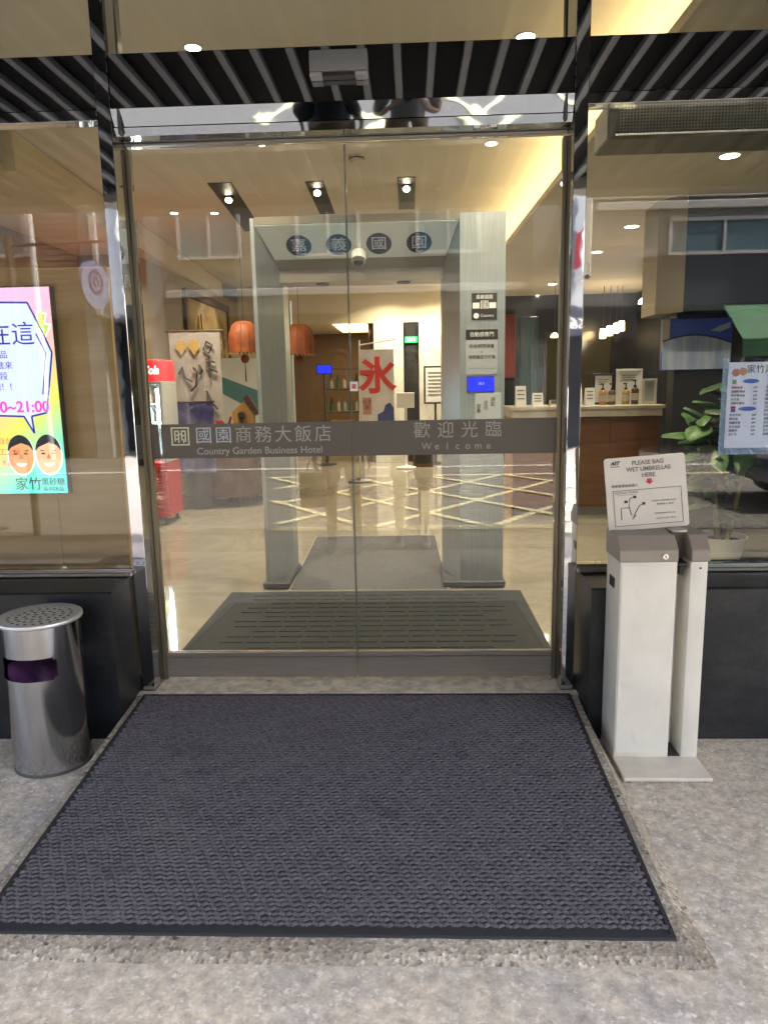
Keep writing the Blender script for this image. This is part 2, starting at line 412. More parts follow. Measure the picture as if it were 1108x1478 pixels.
# side windows further out
for sx in (-1, 1):
    xs = sorted((sx*3.3, sx*3.36)); mb = MB(); mb.box(xs[0], xs[1], 0, .16, FZ, MT, .003); build(mb, 'mullion', STEELM, fr)
def hdr(x0, x1):
    mb = MB(); mb.box(x0, x1, .006, .075, 2.414, 2.612, .002); return build(mb, 'header_panel', HEADER, fr)
hdr(-3.3, -.9555); hdr(-.8995, .8995); hdr(.9535, 3.3)
def trim(x0, x1, y0, y1, z0, z1, m=STEEL, nm='trim', bev=.002):
    mb = MB(); mb.box(x0, x1, y0, y1, z0, z1, bev); return build(mb, nm, m, fr)
# tilted mirror-finish door head in two strips
for (za, ya, zb, yb) in ((2.411, -.004, 2.352, .018), (2.346, .012, 2.318, .024)):
    mb = MB(); mb.prism([(-.8985, ya, za), (-.8985, yb, zb), (-.8985, .15, zb), (-.8985, .15, za)], (1.797, 0, 0)); build(mb, 'door_head', STEELW, fr)
trim(-.8985, .8985, .11, .16, 2.309, 2.3175, BRUSHX, 'door_head_track')
for x in (-.868, .868): trim(x-.004, x+.004, -.008, .02, 2.318, 2.411, DARKG, 'end_joint', 0)
for (x0, x1) in ((-3.3, -.9555), (.9535, 3.3)):
    trim(x0, x1, .0, .07, 2.372, 2.4125, STEEL, 'window_head')
    trim(x0, x1, -.03, .07, .532, .552, BRUSH, 'window_sill', .004)
    trim(x0, x1, .0, .06, .552, .563, STEEL, 'glazing_bead')
    mb = MB(); mb.box(x0, x1, .026, .036, .5635, 2.3715); build(mb, 'window_pane', GLASS, fr)
for (x0, x1) in ((-3.3, -.9555), (-.8995, .8995), (.9535, 3.3)):
    mb = MB(); mb.box(x0, x1, .03, .04, 2.6125, MT-.002); build(mb, 'transom_pane', GLASS, fr)
# slim inner posts seen beside the transoms
trim(-.8765, -.868, .045, .09, 2.613, MT, BRUSH, 'inner_post', 0); trim(.868, .8765, .045, .09, 2.613, MT, BLACK, 'inner_post', 0)
# jamb strips behind the mullions (door closes against them)
JAMB = mat('bronze_jamb', (.20, .17, .12), .35, .7, var=.1, scale=4)
trim(-.8995, -.882, .120, .158, .0, 2.2995, JAMB, 'door_jamb', .002); trim(.884, .8995, .120, .158, .0, 2.2995, JAMB, 'door_jamb', .002)

# plinths under the side windows
def plinth(x0, x1, label):
    mb = MB(); 
    pr = [(-.222, FZ), (-.222, .512), (-.215, .519), (-.03, .531), (.06, .531), (.06, FZ)]
    mb.prism([(x0, y, z) for y, z in pr], (x1-x0, 0, 0))
    return tag(build(mb, 'plinth_wall', PLINTH), label, 'wall')
plinth(-3.3, -.966, 'low black granite plinth wall under the window with the colourful poster screen')
plinth(.966, 3.3, 'low black granite plinth wall behind the umbrella bagging machine')

# threshold, ramp
mb = MB(); mb.box(-.899, .899, -.05, .17, -.3, -.002); mb.box(-.9655, .9655, -.05, -.001, -.3, -.0025); struct(build(mb, 'threshold', THRESH))
RX0, RX1, RY0, RY1 = -1.010, 1.010, -.0505, -1.425
mb = MB()
NX, NY = 40, 28
rnd = random.Random(3); grid = []
for j in range(NY+1):
    row = []
    for i in range(NX+1):
        u, v = i/NX, j/NY
        x = RX0+(RX1-RX0)*u; y = RY0+(RY1-RY0)*v; z = -.003+(FZ+.016)*v
        if j == NY: z = FZ-.002; y += rnd.uniform(-.003, .003)
        elif j == NY-1: y = RY1+.03; z = -.003+(FZ+.016)*.98+rnd.uniform(-.001, .001)
        else: z += rnd.uniform(-.0008, .0008)
        if i in (0, NX): x += rnd.uniform(-.002, .002)+(.004 if i else -.004)*2*v; z = min(z, FZ+.09*(1-v)*.9-.004) if y > -.222 else FZ-.003
        if y > -.224: x = max(-.9655, min(.9655, x))
        row.append(mb.bm.verts.new((x, y, z)))
    grid.append(row)
for j in range(NY):
    for i in range(NX): mb.bm.faces.new((grid[j][i], grid[j][i+1], grid[j+1][i+1], grid[j+1][i]))
ramp = struct(build(mb, 'ramp', AGG, None))
def ramp_z(y): return -.003+(FZ+.016)*((y-RY0)/(RY1-RY0))

# ------------------------------------------------------------------ glass sliding doors
FILM = film_mat('grey_film', (.105, .094, .080), .92, .4)
LETTER = mat('pale_lettering', (.33, .32, .29), .5); EMBL = mat('emblem_cream', (.62, .62, .46), .5)
LETB = mat('blue_lettering', (.42, .46, .54), .5)
GEDGE = mat('glass_edge', (.10, .12, .11), .25)
def door(x0, x1, label):
    t = thing('sliding_door', label, 'door', ((x0+x1)/2, .14, .005), 'entrance sliding doors')
    mb = MB(); mb.box(x0, x1, .136, .146, .128, 2.3085); build(mb, 'glass_pane', GLASS, t)
    mb = MB(); mb.box(x0+.001, x1-.001, .118, .164, .012, .108, .003); mb.box(x0+.001, x1-.001, .124, .158, .1082, .1275, .002); build(mb, 'bottom_rail', BRUSHX, t)
    mb = MB(); mb.box(x0, x1, .1325, .1353, 1.026, 1.176); f = build(mb, 'frosted_band', FILM, t)
    xe = x1 if x1 < .1 else x0
    mb = MB(); mb.box(xe-.0025 if xe == x1 else xe, xe if xe == x1 else xe+.0025, .1335, .1485, .129, 2.297); build(mb, 'glass_edge', GEDGE, t)
    return t, f
dl, fl_ = door(-.8815, .0015, 'left sliding glass door leaf carrying the hotel name band')
drr, fr_ = door(.0035, .8835, 'right sliding glass door leaf with the Welcome lettering band')
TY = .1318
for k, ch in enumerate('國園商務大飯店'):
    text(ch, .078, LETB if k < 2 else LETTER, (-.648+k*.0875, TY, 1.121), fl_, bold=0)
text('Country Garden Business Hotel', .043, LETTER, (-.405, TY, 1.055), fl_, width=.552, bold=.0004)
mb = MB()
ex, ez, eh = -.752, 1.123, .040
for (a, b, c2, d2) in ((-eh, eh, eh-.006, eh), (-eh, eh, -eh, -eh+.006), (-eh, -eh+.006, -eh+.006, eh-.006), (eh-.006, eh, -eh+.006, eh-.006)):
    mb.box(ex+a, ex+b, TY-.0006, TY+.0006, ez+c2, ez+d2)
build(mb, 'emblem_frame', EMBL, fl_)
mb = MB()
for (a, b, c2, d2) in ((-.026, -.020, -.022, .026), (-.026, -.004, .020, .026), (-.010, -.004, -.028, .019), (-.019, -.011, .002, .008), (-.019, -.011, -.014, -.008),
                       (.004, .010, -.018, .026), (.0105, .026, .020, .026), (.020, .026, -.024, .019), (.0105, .019, .000, .006), (.012, .017, -.030, -.012), (-.003, .003, .006, .012)):
    mb.box(ex+a, ex+b, TY-.0006, TY+.0006, ez+c2, ez+d2)
build(mb, 'emblem', EMBL, fl_)
for k, ch in enumerate('歡迎光臨'): text(ch, .075, LETTER, (.306+k*.1025, TY, 1.128), fr_)
for k, ch in enumerate('Welcome'): text(ch, .042, LETTER, (.326+k*.0445, TY, 1.0615), fr_, bold=.0002)
t = thing('lock_tag', 'small white latch tag on the meeting edge of the glass doors', 'tag', (.02, .131, 1.30))
mb = MB(); mb.box(.000, .034, .1285, .1318, 1.305, 1.345, .001); build(mb, 'tag_plate', WHITE, t)
mb = MB(); mb.box(.008, .026, .1272, .1284, 1.315, 1.335); build(mb, 'tag_mark', mat('tag_pink', (.45, .16, .14), .6), t)

# sensor over the door
t = thing('door_sensor', 'grey motion sensor box on the mirrored header above the doors', 'sensor', (0, .006, 2.49))
mb = MB(); mb.box(-.108, .112, -.048, .005, 2.502, 2.578, .006, 2); build(mb, 'housing', mat('sensor_grey', (.13, .14, .15), .4), t, 40)
for x0, x1 in ((-.108, -.062), (.064, .112)):
    mb = MB(); mb.box(x0, x1, -.046, .004, 2.486, 2.5015, .003); build(mb, 'end_foot', mat('sensor_pale', (.24, .25, .26), .4), t)
mb = MB(); mb.box(-.0615, .0635, -.042, .004, 2.488, 2.5015, .002); build(mb, 'lens', BLACK, t)

# air curtain behind the right window
t = thing('air_curtain', 'long air curtain unit with mesh grille behind the right window', 'air curtain', (1.7, .18, 2.28))
ACM = mat('air_curtain_metal', (.16, .15, .13), .45, .4); ACT = mat('air_curtain_trim', (.55, .55, .53), .25, .9)
mb = MB(); mb.box(1.048, 2.45, .082, .30, 2.268, 2.412, .006); build(mb, 'housing', ACM, t)
mb = MB(); mb.box(1.09, 2.44, .0795, .0818, 2.288, 2.40); build(mb, 'dark_backing', DARKG, t)
mb = MB()
x = 1.095
while x < 2.44: mb.box(x-.0022, x+.0022, .0755, .0785, 2.29, 2.40); x += .0125
z = 2.296
while z < 2.40: mb.box(1.09, 2.44, .0733, .0752, z-.0022, z+.0022); z += .0118
g = build(mb, 'grille_mesh', mat('grille_bronze', (.26, .24, .20), .4, .5), t); g['kind'] = 'stuff'
for z0 in (2.2785, 2.4005):
    mb = MB(); mb.cyl((1.075, .074, z0+.005), (2.45, .074, z0+.005), .006, n=8); build(mb, 'trim_rail', ACT, t, 40)

# ================================================================== MATS
t = thing('entrance_mat', 'large charcoal woven entrance mat on the ramp outside the doors', 'mat', (0, -.68, ramp_z(-.68)))
MX0, MX1, MY0, MY1 = -.932, .930, -.052, -1.345
def mz(y): return ramp_z(y)+.004
mb = MB()
mb.prism([(MX0, MY0, mz(MY0)), (MX0, MY1, mz(MY1)), (MX0, MY1-.004, mz(MY1)-.004), (MX0, MY1-.004, mz(MY1)-.006), (MX0, MY0, mz(MY0)-.006)], (MX1-MX0, 0, 0))
build(mb, 'rubber_backing', MATRUB, t)
mb = MB(); px, py = .0185, .0165
rnd = random.Random(5)
ny = int((MY0-MY1-.024)/py); nx = int((MX1-MX0-.03)/px)
for j in range(ny):
    y = MY0-.019-j*py
    for i in range(nx):
        off = (j % 2)*.5*px + .002*math.sin(j*.9+i*.35)
        x = MX0+.020+i*px+off
        if x > MX1-.016: continue
        w = px*rnd.uniform(.46, .60); d = py*rnd.uniform(.27, .36); h = rnd.uniform(.0026, .0052); a = rnd.uniform(-.12, .12)+(.42 if (i+j//2) % 2 == 0 else -.42)
        ca, sa = math.cos(a), math.sin(a); yy = y+rnd.uniform(-.0012, .0012)+.0015*math.sin(i*.37+j*.6)
        def P(u, v, zz): 
            X = x+u*ca-v*sa; Y = yy+u*sa+v*ca
            return mb.bm.verts.new((X, Y, mz(Y)+zz))
        b = [P(-w, -d, 0), P(w, -d, 0), P(w, d, 0), P(-w, d, 0)]; k = .55
        k = rnd.uniform(.5, .72); tp = [P(-w*k, -d*k, h), P(w*k, -d*k, h), P(w*k, d*k, h), P(-w*k, d*k, h)]
        mb.bm.faces.new(tp)
        for q in range(4): mb.bm.faces.new((b[q], b[(q+1) % 4], tp[(q+1) % 4], tp[q]))
o = build(mb, 'woven_pile', MATP, t); o['kind'] = 'stuff'
mb = MB()
for (xa, xb, ya, yb) in ((MX0, MX0+.012, MY1, MY0), (MX1-.012, MX1, MY1, MY0), (MX0+.012, MX1-.012, MY1, MY1+.012), (MX0+.012, MX1-.012, MY0-.012, MY0)):
    mb.prism([(xa, ya, mz(ya)+.0003), (xb, ya, mz(ya)+.0003), (xb, yb, mz(yb)+.0003), (xa, yb, mz(yb)+.0003)], (0, 0, .003))
build(mb, 'border', MATRUB, t)

t = thing('ridged_mat', 'dark ridged rubber mat just inside the glass doors', 'mat', (0, .95, 0))
mb = MB(); mb.box(-.93, .95, .30, 1.53, .001, .009, .002); build(mb, 'base', MAT2, t)
me = MB().box(-.062, .062, -.012, .012, 0, .0042, .002).mesh('ridge', MAT2)
for j in range(13):
    for i in range(11):
        if (i in (0, 10) and j % 3 == 1): continue
        o = link('ridge', me, t); o.location = (-.70+i*.142+(j % 2)*.02, .42+j*.085, .0088)
t = thing('lobby_mat', 'plain grey carpet mat under the walk-through gate', 'mat', (-.05, 2.4, 0))
mb = MB(); mb.prism([(-.555, 1.552, .001), (.49, 1.552, .001), (.455, 3.28, .001), (-.595, 3.28, .001)], (0, 0, .008)); build(mb, 'carpet', MAT3, t)
mb = MB()
for (a, b) in (((-.555, 1.552), (.49, 1.552)), ((.49, 1.552), (.455, 3.28)), ((.455, 3.28), (-.595, 3.28)), ((-.595, 3.28), (-.555, 1.552))):
    mb.tube([(a[0], a[1], .006), (b[0], b[1], .006)], .006, 6)
build(mb, 'edge_binding', mat('mat_edge', (.30, .28, .24), .8), t)

# ================================================================== LOBBY SHELL
LX0, LX1, LY1 = -2.65, 4.0, 9.6
mb = MB(); mb.box(LX0-.6, LX1, .171, 14, -.3, 0); struct(build(mb, 'lobby_floor', LFLOOR))
mb = MB(); mb.box(LX0-.7, 2.1, .08, 14, 3.0, 3.08); struct(build(mb, 'lobby_ceiling', CEIL))
# right soffit with cove (slightly skewed like the room)
mb = MB(); mb.prism([(1.39, .08, 2.75), (1.19, LY1, 2.75), (LX1, LY1, 2.75), (LX1, .08, 2.75)], (0, 0, .02))
mb.prism([(1.39, .08, 2.77), (1.19, LY1, 2.77), (1.21, LY1, 2.77), (1.41, .08, 2.77)], (0, 0, .03)); struct(build(mb, 'soffit', SOFF))
mb = MB(); mb.box(2.06, 2.1, .08, LY1, 2.771, 3.0); mb.box(1.4, 2.06, .081, .10, 2.771, 3.0); struct(build(mb, 'cove_back', CEIL))
mb = MB(); mb.box(LX0-.7, -2.35, .08, 1.9, 2.72, 2.78); mb.prism([(-2.28, 1.9, 2.74), (-2.75, 9, 2.74), (-3.3, 9, 2.74), (-3.3, 1.9, 2.74)], (0, 0, .25)); struct(build(mb, 'left_soffit', CREAM))
mb = MB(); mb.box(LX0-.7, LX0-.6, .08, 14, 0, 3.0); struct(build(mb, 'wall_left', WALL))
mb = MB(); mb.box(LX0-.6, LX0, 4.9, 14, 0, 2.74); struct(build(mb, 'wall_left_inner', WALL))
mb = MB(); mb.box(LX1, LX1+.1, .08, 14, 0, 3.0); struct(build(mb, 'wall_right', DARKW))
# far wall: cream bulkhead over marble piers, dark glass strip, dark service wall on the right
mb = MB(); mb.box(-1.28, 1.12, 9.6, 9.7, 2.36, 3.0); mb.box(LX0, -1.2801, 9.6, 9.7, 2.36, 3.0); struct(build(mb, 'bulkhead', CREAM))
for x0, x1 in ((-.36, .14), (.40, 1.12)):
    mb = MB(); mb.box(x0, x1, 9.5, 9.72, 0, 2.3595, .004); struct(build(mb, 'marble_pier', MARBLE))
mb = MB(); mb.box(.1405, .3995, 9.62, 9.7, 0, 2.3595); struct(build(mb, 'dark_recess', BLACK))
mb = MB(); mb.box(1.1205, LX1, 9.6, 9.7, 0, 2.7495); struct(build(mb, 'wall_back_right', DARKW))
mb = MB(); mb.box(LX0, -.36, 13.4, 13.5, 0, 2.4495); mb.box(-.46, -.3605, 9.721, 13.4, 0, 2.4495); struct(build(mb, 'corridor_wall', mat('corridor_brown', (.16, .10, .06), .7)))
mb = MB(); mb.box(LX0, -.3605, 9.701, 13.5, 2.45, 2.5); struct(build(mb, 'corridor_ceiling', CEIL))

# cove strip light
EMW = mat('cove_led', (1, .8, .5), .5, emit=6, ecol=(1, .74, .36))
t = thing('cove_light', 'warm cove light strip hidden on the right soffit ledge', 'light', (1.5, 4.5, 2.735))
mb = MB(); mb.prism([(1.485, .3, 2.772), (1.30, 9.3, 2.772), (1.32, 9.3, 2.772), (1.505, .3, 2.772)], (0, 0, .015)); build(mb, 'led_strip', EMW, t)
t = thing('corridor_light', 'glowing ceiling tray in the far corridor left of the flag', 'light', (-.85, 11, 2.56))
mb = MB(); mb.box(-1.15, -.55, 9.9, 12.6, 2.425, 2.448); build(mb, 'light_tray', mat('tray_glow', (1, .75, .4), .5, emit=1.0, ecol=(1, .72, .32)), t)
l = lamp('corridor_lamp', 'AREA', (-.9, 11, 2.41), 14, WARM, .6, (-.9, 11, 0)); l.parent = t; l.matrix_parent_inverse = world_of(t).inverted()

# downlights
EMD = mat('downlight_glow', (1, .9, .75), .4, emit=8, ecol=(1, .84, .62)); RIM = mat('downlight_rim', (.6, .58, .52), .4)
def downlight(x, y, z, r, label, power=14, group='recessed downlights', col=WARM):
    t = thing('downlight', label, 'light', (x, y, z), group)
    mb = MB(); mb.lathe([(r*1.0, -.004), (r*1.28, -.004), (r*1.3, 0), (r, .0)], (x, y, z-.0005), 24, cap=False); build(mb, 'rim', RIM, t, 40)
    mb = MB(); mb.cyl((x, y, z-.0015), (x, y, z-.0035), r*.98, n=24); build(mb, 'diffuser', EMD, t)
    if power: 
        l = lamp('downlight_lamp', 'AREA', (x, y, z-.012), power, col, r*1.6, (x, y, 0)); l.parent = t; l.matrix_parent_inverse = world_of(t).inverted(); l.data.spread = R(130)
downlight(-.80, .89, 3.0, .038, 'small round ceiling downlight just behind the left of the mirrored header', 22)
downlight(.845, .91, 3.0, .045, 'round ceiling downlight just behind the right of the mirrored header', 22)
downlight(-.76, 2.38, 3.0, .03, 'small ceiling downlight in front of the gate on the left side', 9)
downlight(.85, 2.52, 3.0, .04, 'ceiling downlight in front of the gate near the cove glow', 9)
for k, (y, r, lb) in enumerate([(1.91, .06, 'soffit downlight nearest the right window'), (3.99, .062, 'second soffit downlight, above the reception desk'), (5.29, .055, 'third soffit downlight, behind the reception desk'), (7.85, .06, 'fourth soffit downlight, deep over the reception area'), (9.2, .06, 'farthest soffit downlight, by the dark back wall')]):
    downlight(2.34+.01*k, (y+3.035)*1.036-3.035, 2.75, r, lb, 10)
for x, y, lb in ((-2.0, 4.3, 'ceiling downlight above the drinks cooler'), (-1.62, 4.35, 'ceiling downlight right of the cooler, above the lantern')): downlight(x, y, 3.0, .035, lb, 13)
for x, y, lb in ((-.09, 8.9, 'far ceiling downlight left of the marble wall centre'), (.70, 8.9, 'far ceiling downlight above the right marble pier')):
    downlight(x, y, 3.0, .06, lb, 30)
# slot recesses with spotlights
def slot(x0, y0, x1, y1, w, label, spot_y, power=24):
    t = thing('spotlight_slot', label, 'light', ((x0+x1)/2, (y0+y1)/2, 2.985), 'recessed spotlight slots')
    mb = MB(); mb.prism([(x0-w, y0, 2.9945), (x0+w, y0, 2.9945), (x1+w, y1, 2.9945), (x1-w, y1, 2.9945)], (0, 0, .005)); build(mb, 'slot_recess', BLACK, t)
    sx = x0+(x1-x0)*(spot_y-y0)/(y1-y0)
    mb = MB(); mb.cyl((sx, spot_y, 2.994), (sx, spot_y-.02, 2.965), .038, .042, 16); build(mb, 'spot_head', DARKG, t, 40)
    mb = MB(); mb.cyl((sx, spot_y-.02, 2.9645), (sx, spot_y-.022, 2.962), .028, n=16); build(mb, 'spot_lens', EMD, t)
    l = lamp('spot_lamp', 'SPOT', (sx, spot_y-.035, 2.945), power, WARM, .04, (sx*1.1, spot_y+.5, 0), R(120), .8); l.parent = t; l.matrix_parent_inverse = world_of(t).inverted()
slot(-1.30, 3.3, -1.42, 5.2, .10, 'long black spotlight slot on the left of the lobby ceiling', 3.75)
slot(-.52, 3.35, -.54, 4.5, .075, 'middle black spotlight slot in the lobby ceiling', 3.6)
slot(.245, 3.3, .24, 4.4, .075, 'right black spotlight slot above the gate', 3.55)
for x, y, lb in ((-.95, 6.6, 'left one of the three small black slots seen through the gate'), (-.18, 6.6, 'middle one of the three small black slots seen through the gate'), (.50, 6.7, 'right one of the three small black slots seen through the gate')):
    slot(x, y-.25, x, y+.3, .09, lb, y)
t = thing('smoke_detector', 'round white smoke detector on the ceiling near the door joint', 'smoke detector', (-.12, 2.71, 2.95))
mb = MB(); mb.lathe([(.0, -.05), (.035, -.05), (.05, -.035), (.055, -.012), (.062, -.01), (.062, 0)], (-.12, 2.71, 2.999), 20, cap=False); build(mb, 'body', mat('detector_white', (.6, .55, .45), .5), t, 40)
mb = MB(); mb.lathe([(.056, -.024), (.058, -.020), (.058, -.016), (.054, -.014)], (-.12, 2.71, 2.999), 20, cap=False); build(mb, 'vent_ring', DARKG, t)

# ================================================================== WALK-THROUGH GATE
GY0, GY1 = 1.62, 2.12
g = thing('walk_through_gate', 'steel walk-through gate with four round character medallions behind the doors', 'gate', (.07, 1.85, 0))
GST = mat('gate_steel', (.46, .51, .53), .32, .75, var=.08, scale=4, stretch=(30, 30, 1), bump=.02, bscale=6)
GPAN = mat('gate_panel', (.84, .92, .92), .45, .0, var=.05, scale=3)
NAVY = mat('medallion_navy', (.012, .02, .06), .6); CHB = mat('medallion_character', (.66, .72, .90), .5)
mb = MB(); mb.prism([(x, y, .05) for x, y in ((-.712, GY0), (-.688, GY0), (-.575, GY0+.30), (-.575, GY1), (-.712, GY1))], (0, 0, 2.295)); build(mb, 'pillar', GST, g)
mb = MB(); mb.prism([(x, y, .05) for x, y in ((.568, GY0), (.846, GY0), (.846, GY1), (.47, GY1), (.47, GY0+.30))], (0, 0, 2.295)); build(mb, 'pillar', GST, g)
mb = MB(); mb.prism([(-.6875, y, z) for y, z in ((GY0+.004, 2.352), (GY0+.004, 2.310), (GY0+.27, 2.075), (GY0+.27, 2.0), (GY1, 2.0), (GY1, 2.352))], (1.2550, 0, 0))
build(mb, 'lintel', mat('gate_lintel', (.40, .36, .29), .3, .8), g)
# slanted light panel
sl = Vector((0, GY0+.27, 2.085))-Vector((0, GY0+.006, 2.308)); nrm = Vector((0, -.646, -.763))
def onp(x, v): # v: 0 top .. 1 bottom
    p = Vector((x, GY0+.004, 2.309))+sl*v; return p+nrm*.003
mb = MB(); mb.prism([onp(-.684, .01), onp(.563, .01), onp(.475, .97), onp(-.580, .97)], -nrm*.0022*-1); pan = build(mb, 'sign_panel', GPAN, g)
ang = math.atan2(.265, .223)
for k, ch in enumerate('嘉義國園'):
    x = -.432+k*.2515; c0 = onp(x, .46)+nrm*.003
    mb = MB(); q = nrm
    mb.cyl(c0, c0+nrm*.004, .079, n=28); d = build(mb, 'medallion', NAVY, pan)
    up = -sl.normalized(); rt = Vector((1, 0, 0))
    mx = Matrix((rt, up, rt.cross(up))).transposed().to_4x4()
    text(ch, .105, CHB, c0+nrm*.0055, pan, rot=mx, bold=0)
# camera under the lintel
mb = MB(); mb.cyl((-.06, GY0+.17, 2.155), (-.06, GY0+.14, 2.105), .048, .046, 20); gc = build(mb, 'dome_camera', WHITE, g, 40)
mb = MB(); mb.lathe([(0, -.03), (.016, -.028), (.028, -.016), (.032, 0)], (-.06, GY0+.128, 2.098), 18, cap=False); build(mb, 'camera_lens', BLACK, gc, 60)
for x in (-.32, .22):
    mb = MB(); mb.cyl((x, GY0+.38, 1.9995), (x, GY0+.38, 1.994), .045, n=18); build(mb, 'ceiling_puck', BLACK, g)
PY = GY0-.0005
def plate(x0, x1, z0, z1, m, nm, y=PY, th=.003, parent=g):
    mb = MB(); mb.box(x0, x1, y-th, y, z0, z1); return build(mb, nm, m, parent)
p = plate(.640, .796, 1.712, 1.872, mat('notice_black', (.03, .032, .036), .4), 'black_notice')
text('嘉義國園', .026, PAPER, (.718, PY-.0036, 1.848), p); text('國', .055, PAPER, (.718, PY-.0036, 1.80), p)
for x in (.667, .768): plate(x-.021, x+.021, 1.782, 1.816, PAPER, 'notice_square', PY-.0032, .001, p)
text('Country', .024, PAPER, (.735, PY-.0036, 1.738), p); mb = MB(); mb.cyl((.668, PY-.0032, 1.738), (.668, PY-.0044, 1.738), .017, n=18); build(mb, 'notice_dot', PAPER, p)
p = plate(.604, .802, 1.383, 1.655, mat('notice_grey', (.36, .39, .42), .5), 'grey_notice')
plate(.604, .802, 1.594, 1.655, mat('notice_black', (.03, .032, .036), .4), 'notice_heading', PY-.0032, .0012, p)
text('自動感應門', .03, PAPER, (.703, PY-.0050, 1.624), p)
text('防疫期間請量', .026, INK, (.703, PY-.0036, 1.553), p); text('↓', .024, INK, (.703, PY-.0036, 1.52), p); text('溫度體溫方可進', .024, INK, (.703, PY-.0036, 1.487), p)
text('—— ———— ————', .014, INKG, (.703, PY-.0036, 1.42), p, width=.16)
p = plate(.612, .780, 1.273, 1.370, BLACK, 'screen_bezel', th=.006)
plate(.616, .776, 1.277, 1.366, mat('screen_blue', (.01, .02, .6), .3, emit=.2, ecol=(.012, .02, .95)), 'screen', PY-.0062, .001, p)
text('36.5', .022, PAPER, (.70, PY-.0078, 1.325), p)
p = plate(.664, .826, 1.05, 1.268, mat('notice_pale', (.48, .52, .56), .6), 'pale_notice')
for k, s_ in enumerate(('請配', '合防', '疫量')): text('\n'.join(s_), .03, INKG, (.775-.045*k, PY-.0036, 1.21-.02*k), p)
mb = MB(); mb.box(-.735, -.56, GY0+.0-.02, GY1+.02, .012, .0495, .006); build(mb, 'foot', DARKG, g)
mb = MB(); mb.box(.455, .862, GY0-.02, GY1+.02, .012, .0495, .006); build(mb, 'foot', DARKG, g)
for x in (-.72, -.58, .49, .83):
    for y in (GY0+.03, GY1-.03):
        mb = MB(); mb.cyl((x-.012, y, .0215), (x+.012, y, .0215), .0205, n=14); build(mb, 'caster', BLACK, g, 40)

# ================================================================== LOBBY, LEFT SIDE
# tan board and poster screen behind the left window
t = thing('display_board', 'tall tan wooden board standing behind the left window', 'board', (-2.1, .215, 0))
mb = MB(); mb.box(-3.25, -1.36, .20, .23, .0, 1.86, .003); build(mb, 'board_panel', BOARD, t); mb = MB(); mb.box(-1.358, -1.045, .201, .231, .0, 1.856, .003); build(mb, 'board_panel', BOARD, t)
mb = MB(); mb.box(-1.12, -1.04, .2315, .35, .0, 1.85, .003); build(mb, 'board_stiffener', BOARD, t)

SX0, SX1, SZ0, SZ1 = -1.93, -1.288, .876, 1.772
t = thing('poster_screen', 'bright portrait display screen with pink, yellow and teal ice dessert poster', 'screen', ((SX0+SX1)/2, .17, SZ0))
mb = MB(); mb.box(SX0-.003, SX1+.003, .158, .1995, SZ0-.003, SZ1+.003, .001); build(mb, 'bezel', mat('bezel_grey', (.12, .10, .08), .4), t)
SCR = gradient_screen('poster_print', [(0, (.05, .55, .62)), (.28, (.12, .62, .50)), (.50, (.62, .62, .10)), (.66, (.80, .45, .30)), (.85, (.85, .38, .50)), (1, (.80, .40, .60))], .20)
EM = .20
def emat(nm, c): return mat(nm, (.01, .01, .01), .4, emit=EM, ecol=c)
def pl(pts, m, nm, y, parent):
    mb = MB(); mb.prism([(x, y, z) for x, z in pts], (0, .0006, 0)); return build(mb, nm, m, parent)
me = MB().box(-(SX1-SX0)/2, (SX1-SX0)/2, -.0012, 0, 0, SZ1-SZ0).mesh('picture', SCR)
pic = link('picture', me, t); pic.matrix_parent_inverse = world_of(t).inverted(); pic.location = ((SX0+SX1)/2, .1578, SZ0)
Y1 = .1558
def SQ(x, y):   # poster coordinates in metres from its right edge / bottom edge
    return (SX1-x, SZ0+y)
bub = [(.56, .80), (.40, .84), (.10, .872-.04), (.05, .72), (.012, .62), (.06, .36), (.13, .345), (.125, .27), (.165, .345), (.50, .36), (.60, .55)]
pl([SQ(*p) for p in bub], emat('poster_white', (.55, .60, .95)), 'speech_bubble', Y1, t)
NV = emat('poster_navy', (.02, .02, .22)); PK = emat('poster_pink', (.85, .05, .42)); GRN = emat('poster_green', (.42, .75, .05)); YEL = emat('poster_ink', (.012, .012, .02)); WH2 = emat('poster_paper', (.82, .82, .80)); TEAL2 = emat('poster_red', (.75, .10, .10))
mb = MB()
bp = [Vector((SQ(*p)[0], Y1-.0008, SQ(*p)[1])) for p in bub]
for a, b in list(zip(bp, bp[1:]))[:9]: mb.tube([a, b], .0042, 4)
build(mb, 'bubble_outline', NV, t)
mb = MB(); mb.tube([(SX1-.075, Y1-.0008, SZ0+.70), (SX1-.040, Y1-.0008, SZ0+.62), (SX1-.07, Y1-.0008, SZ0+.44)], .0032, 4); build(mb, 'bubble_outline', NV, t)
pl([SQ(*p) for p in ((.062, .80), (.018, .785), (.030, .745), (.0, .74), (.05, .655), (.035, .715), (.075, .715))], WH2, 'bolt_backing', Y1-.0012, t)
pl([SQ(*p) for p in ((.055, .79), (.026, .78), (.038, .738), (.012, .735), (.048, .672), (.032, .722), (.066, .722))], GRN, 'bolt', Y1-.0022, t)
TYS = Y1-.0016
text('在這', .105, NV, (SX1-.185, TYS, SZ0+.695), t)
for k, s_ in enumerate(('黑砂糖冰品', '～大方走進來', '午茶時段', '享用唷吧！！')): text(s_, .036, NV, (SX1-.30 if k < 2 else SX1-.29, TYS, SZ0+.612-.046*k), t, align='LEFT' if False else 'CENTER')
text('11:00~21:00', .068, PK, (SX1-.215, TYS, SZ0+.385), t, bold=.0016)
text('00', .05, PK, (SX1-.315, TYS, SZ0+.285), t)
for k, s_ in enumerate(('來自台灣', '手工之味', '冰品')): text(s_, .034, TEAL2, (SX1-.262, TYS, SZ0+.235-.048*k), t)
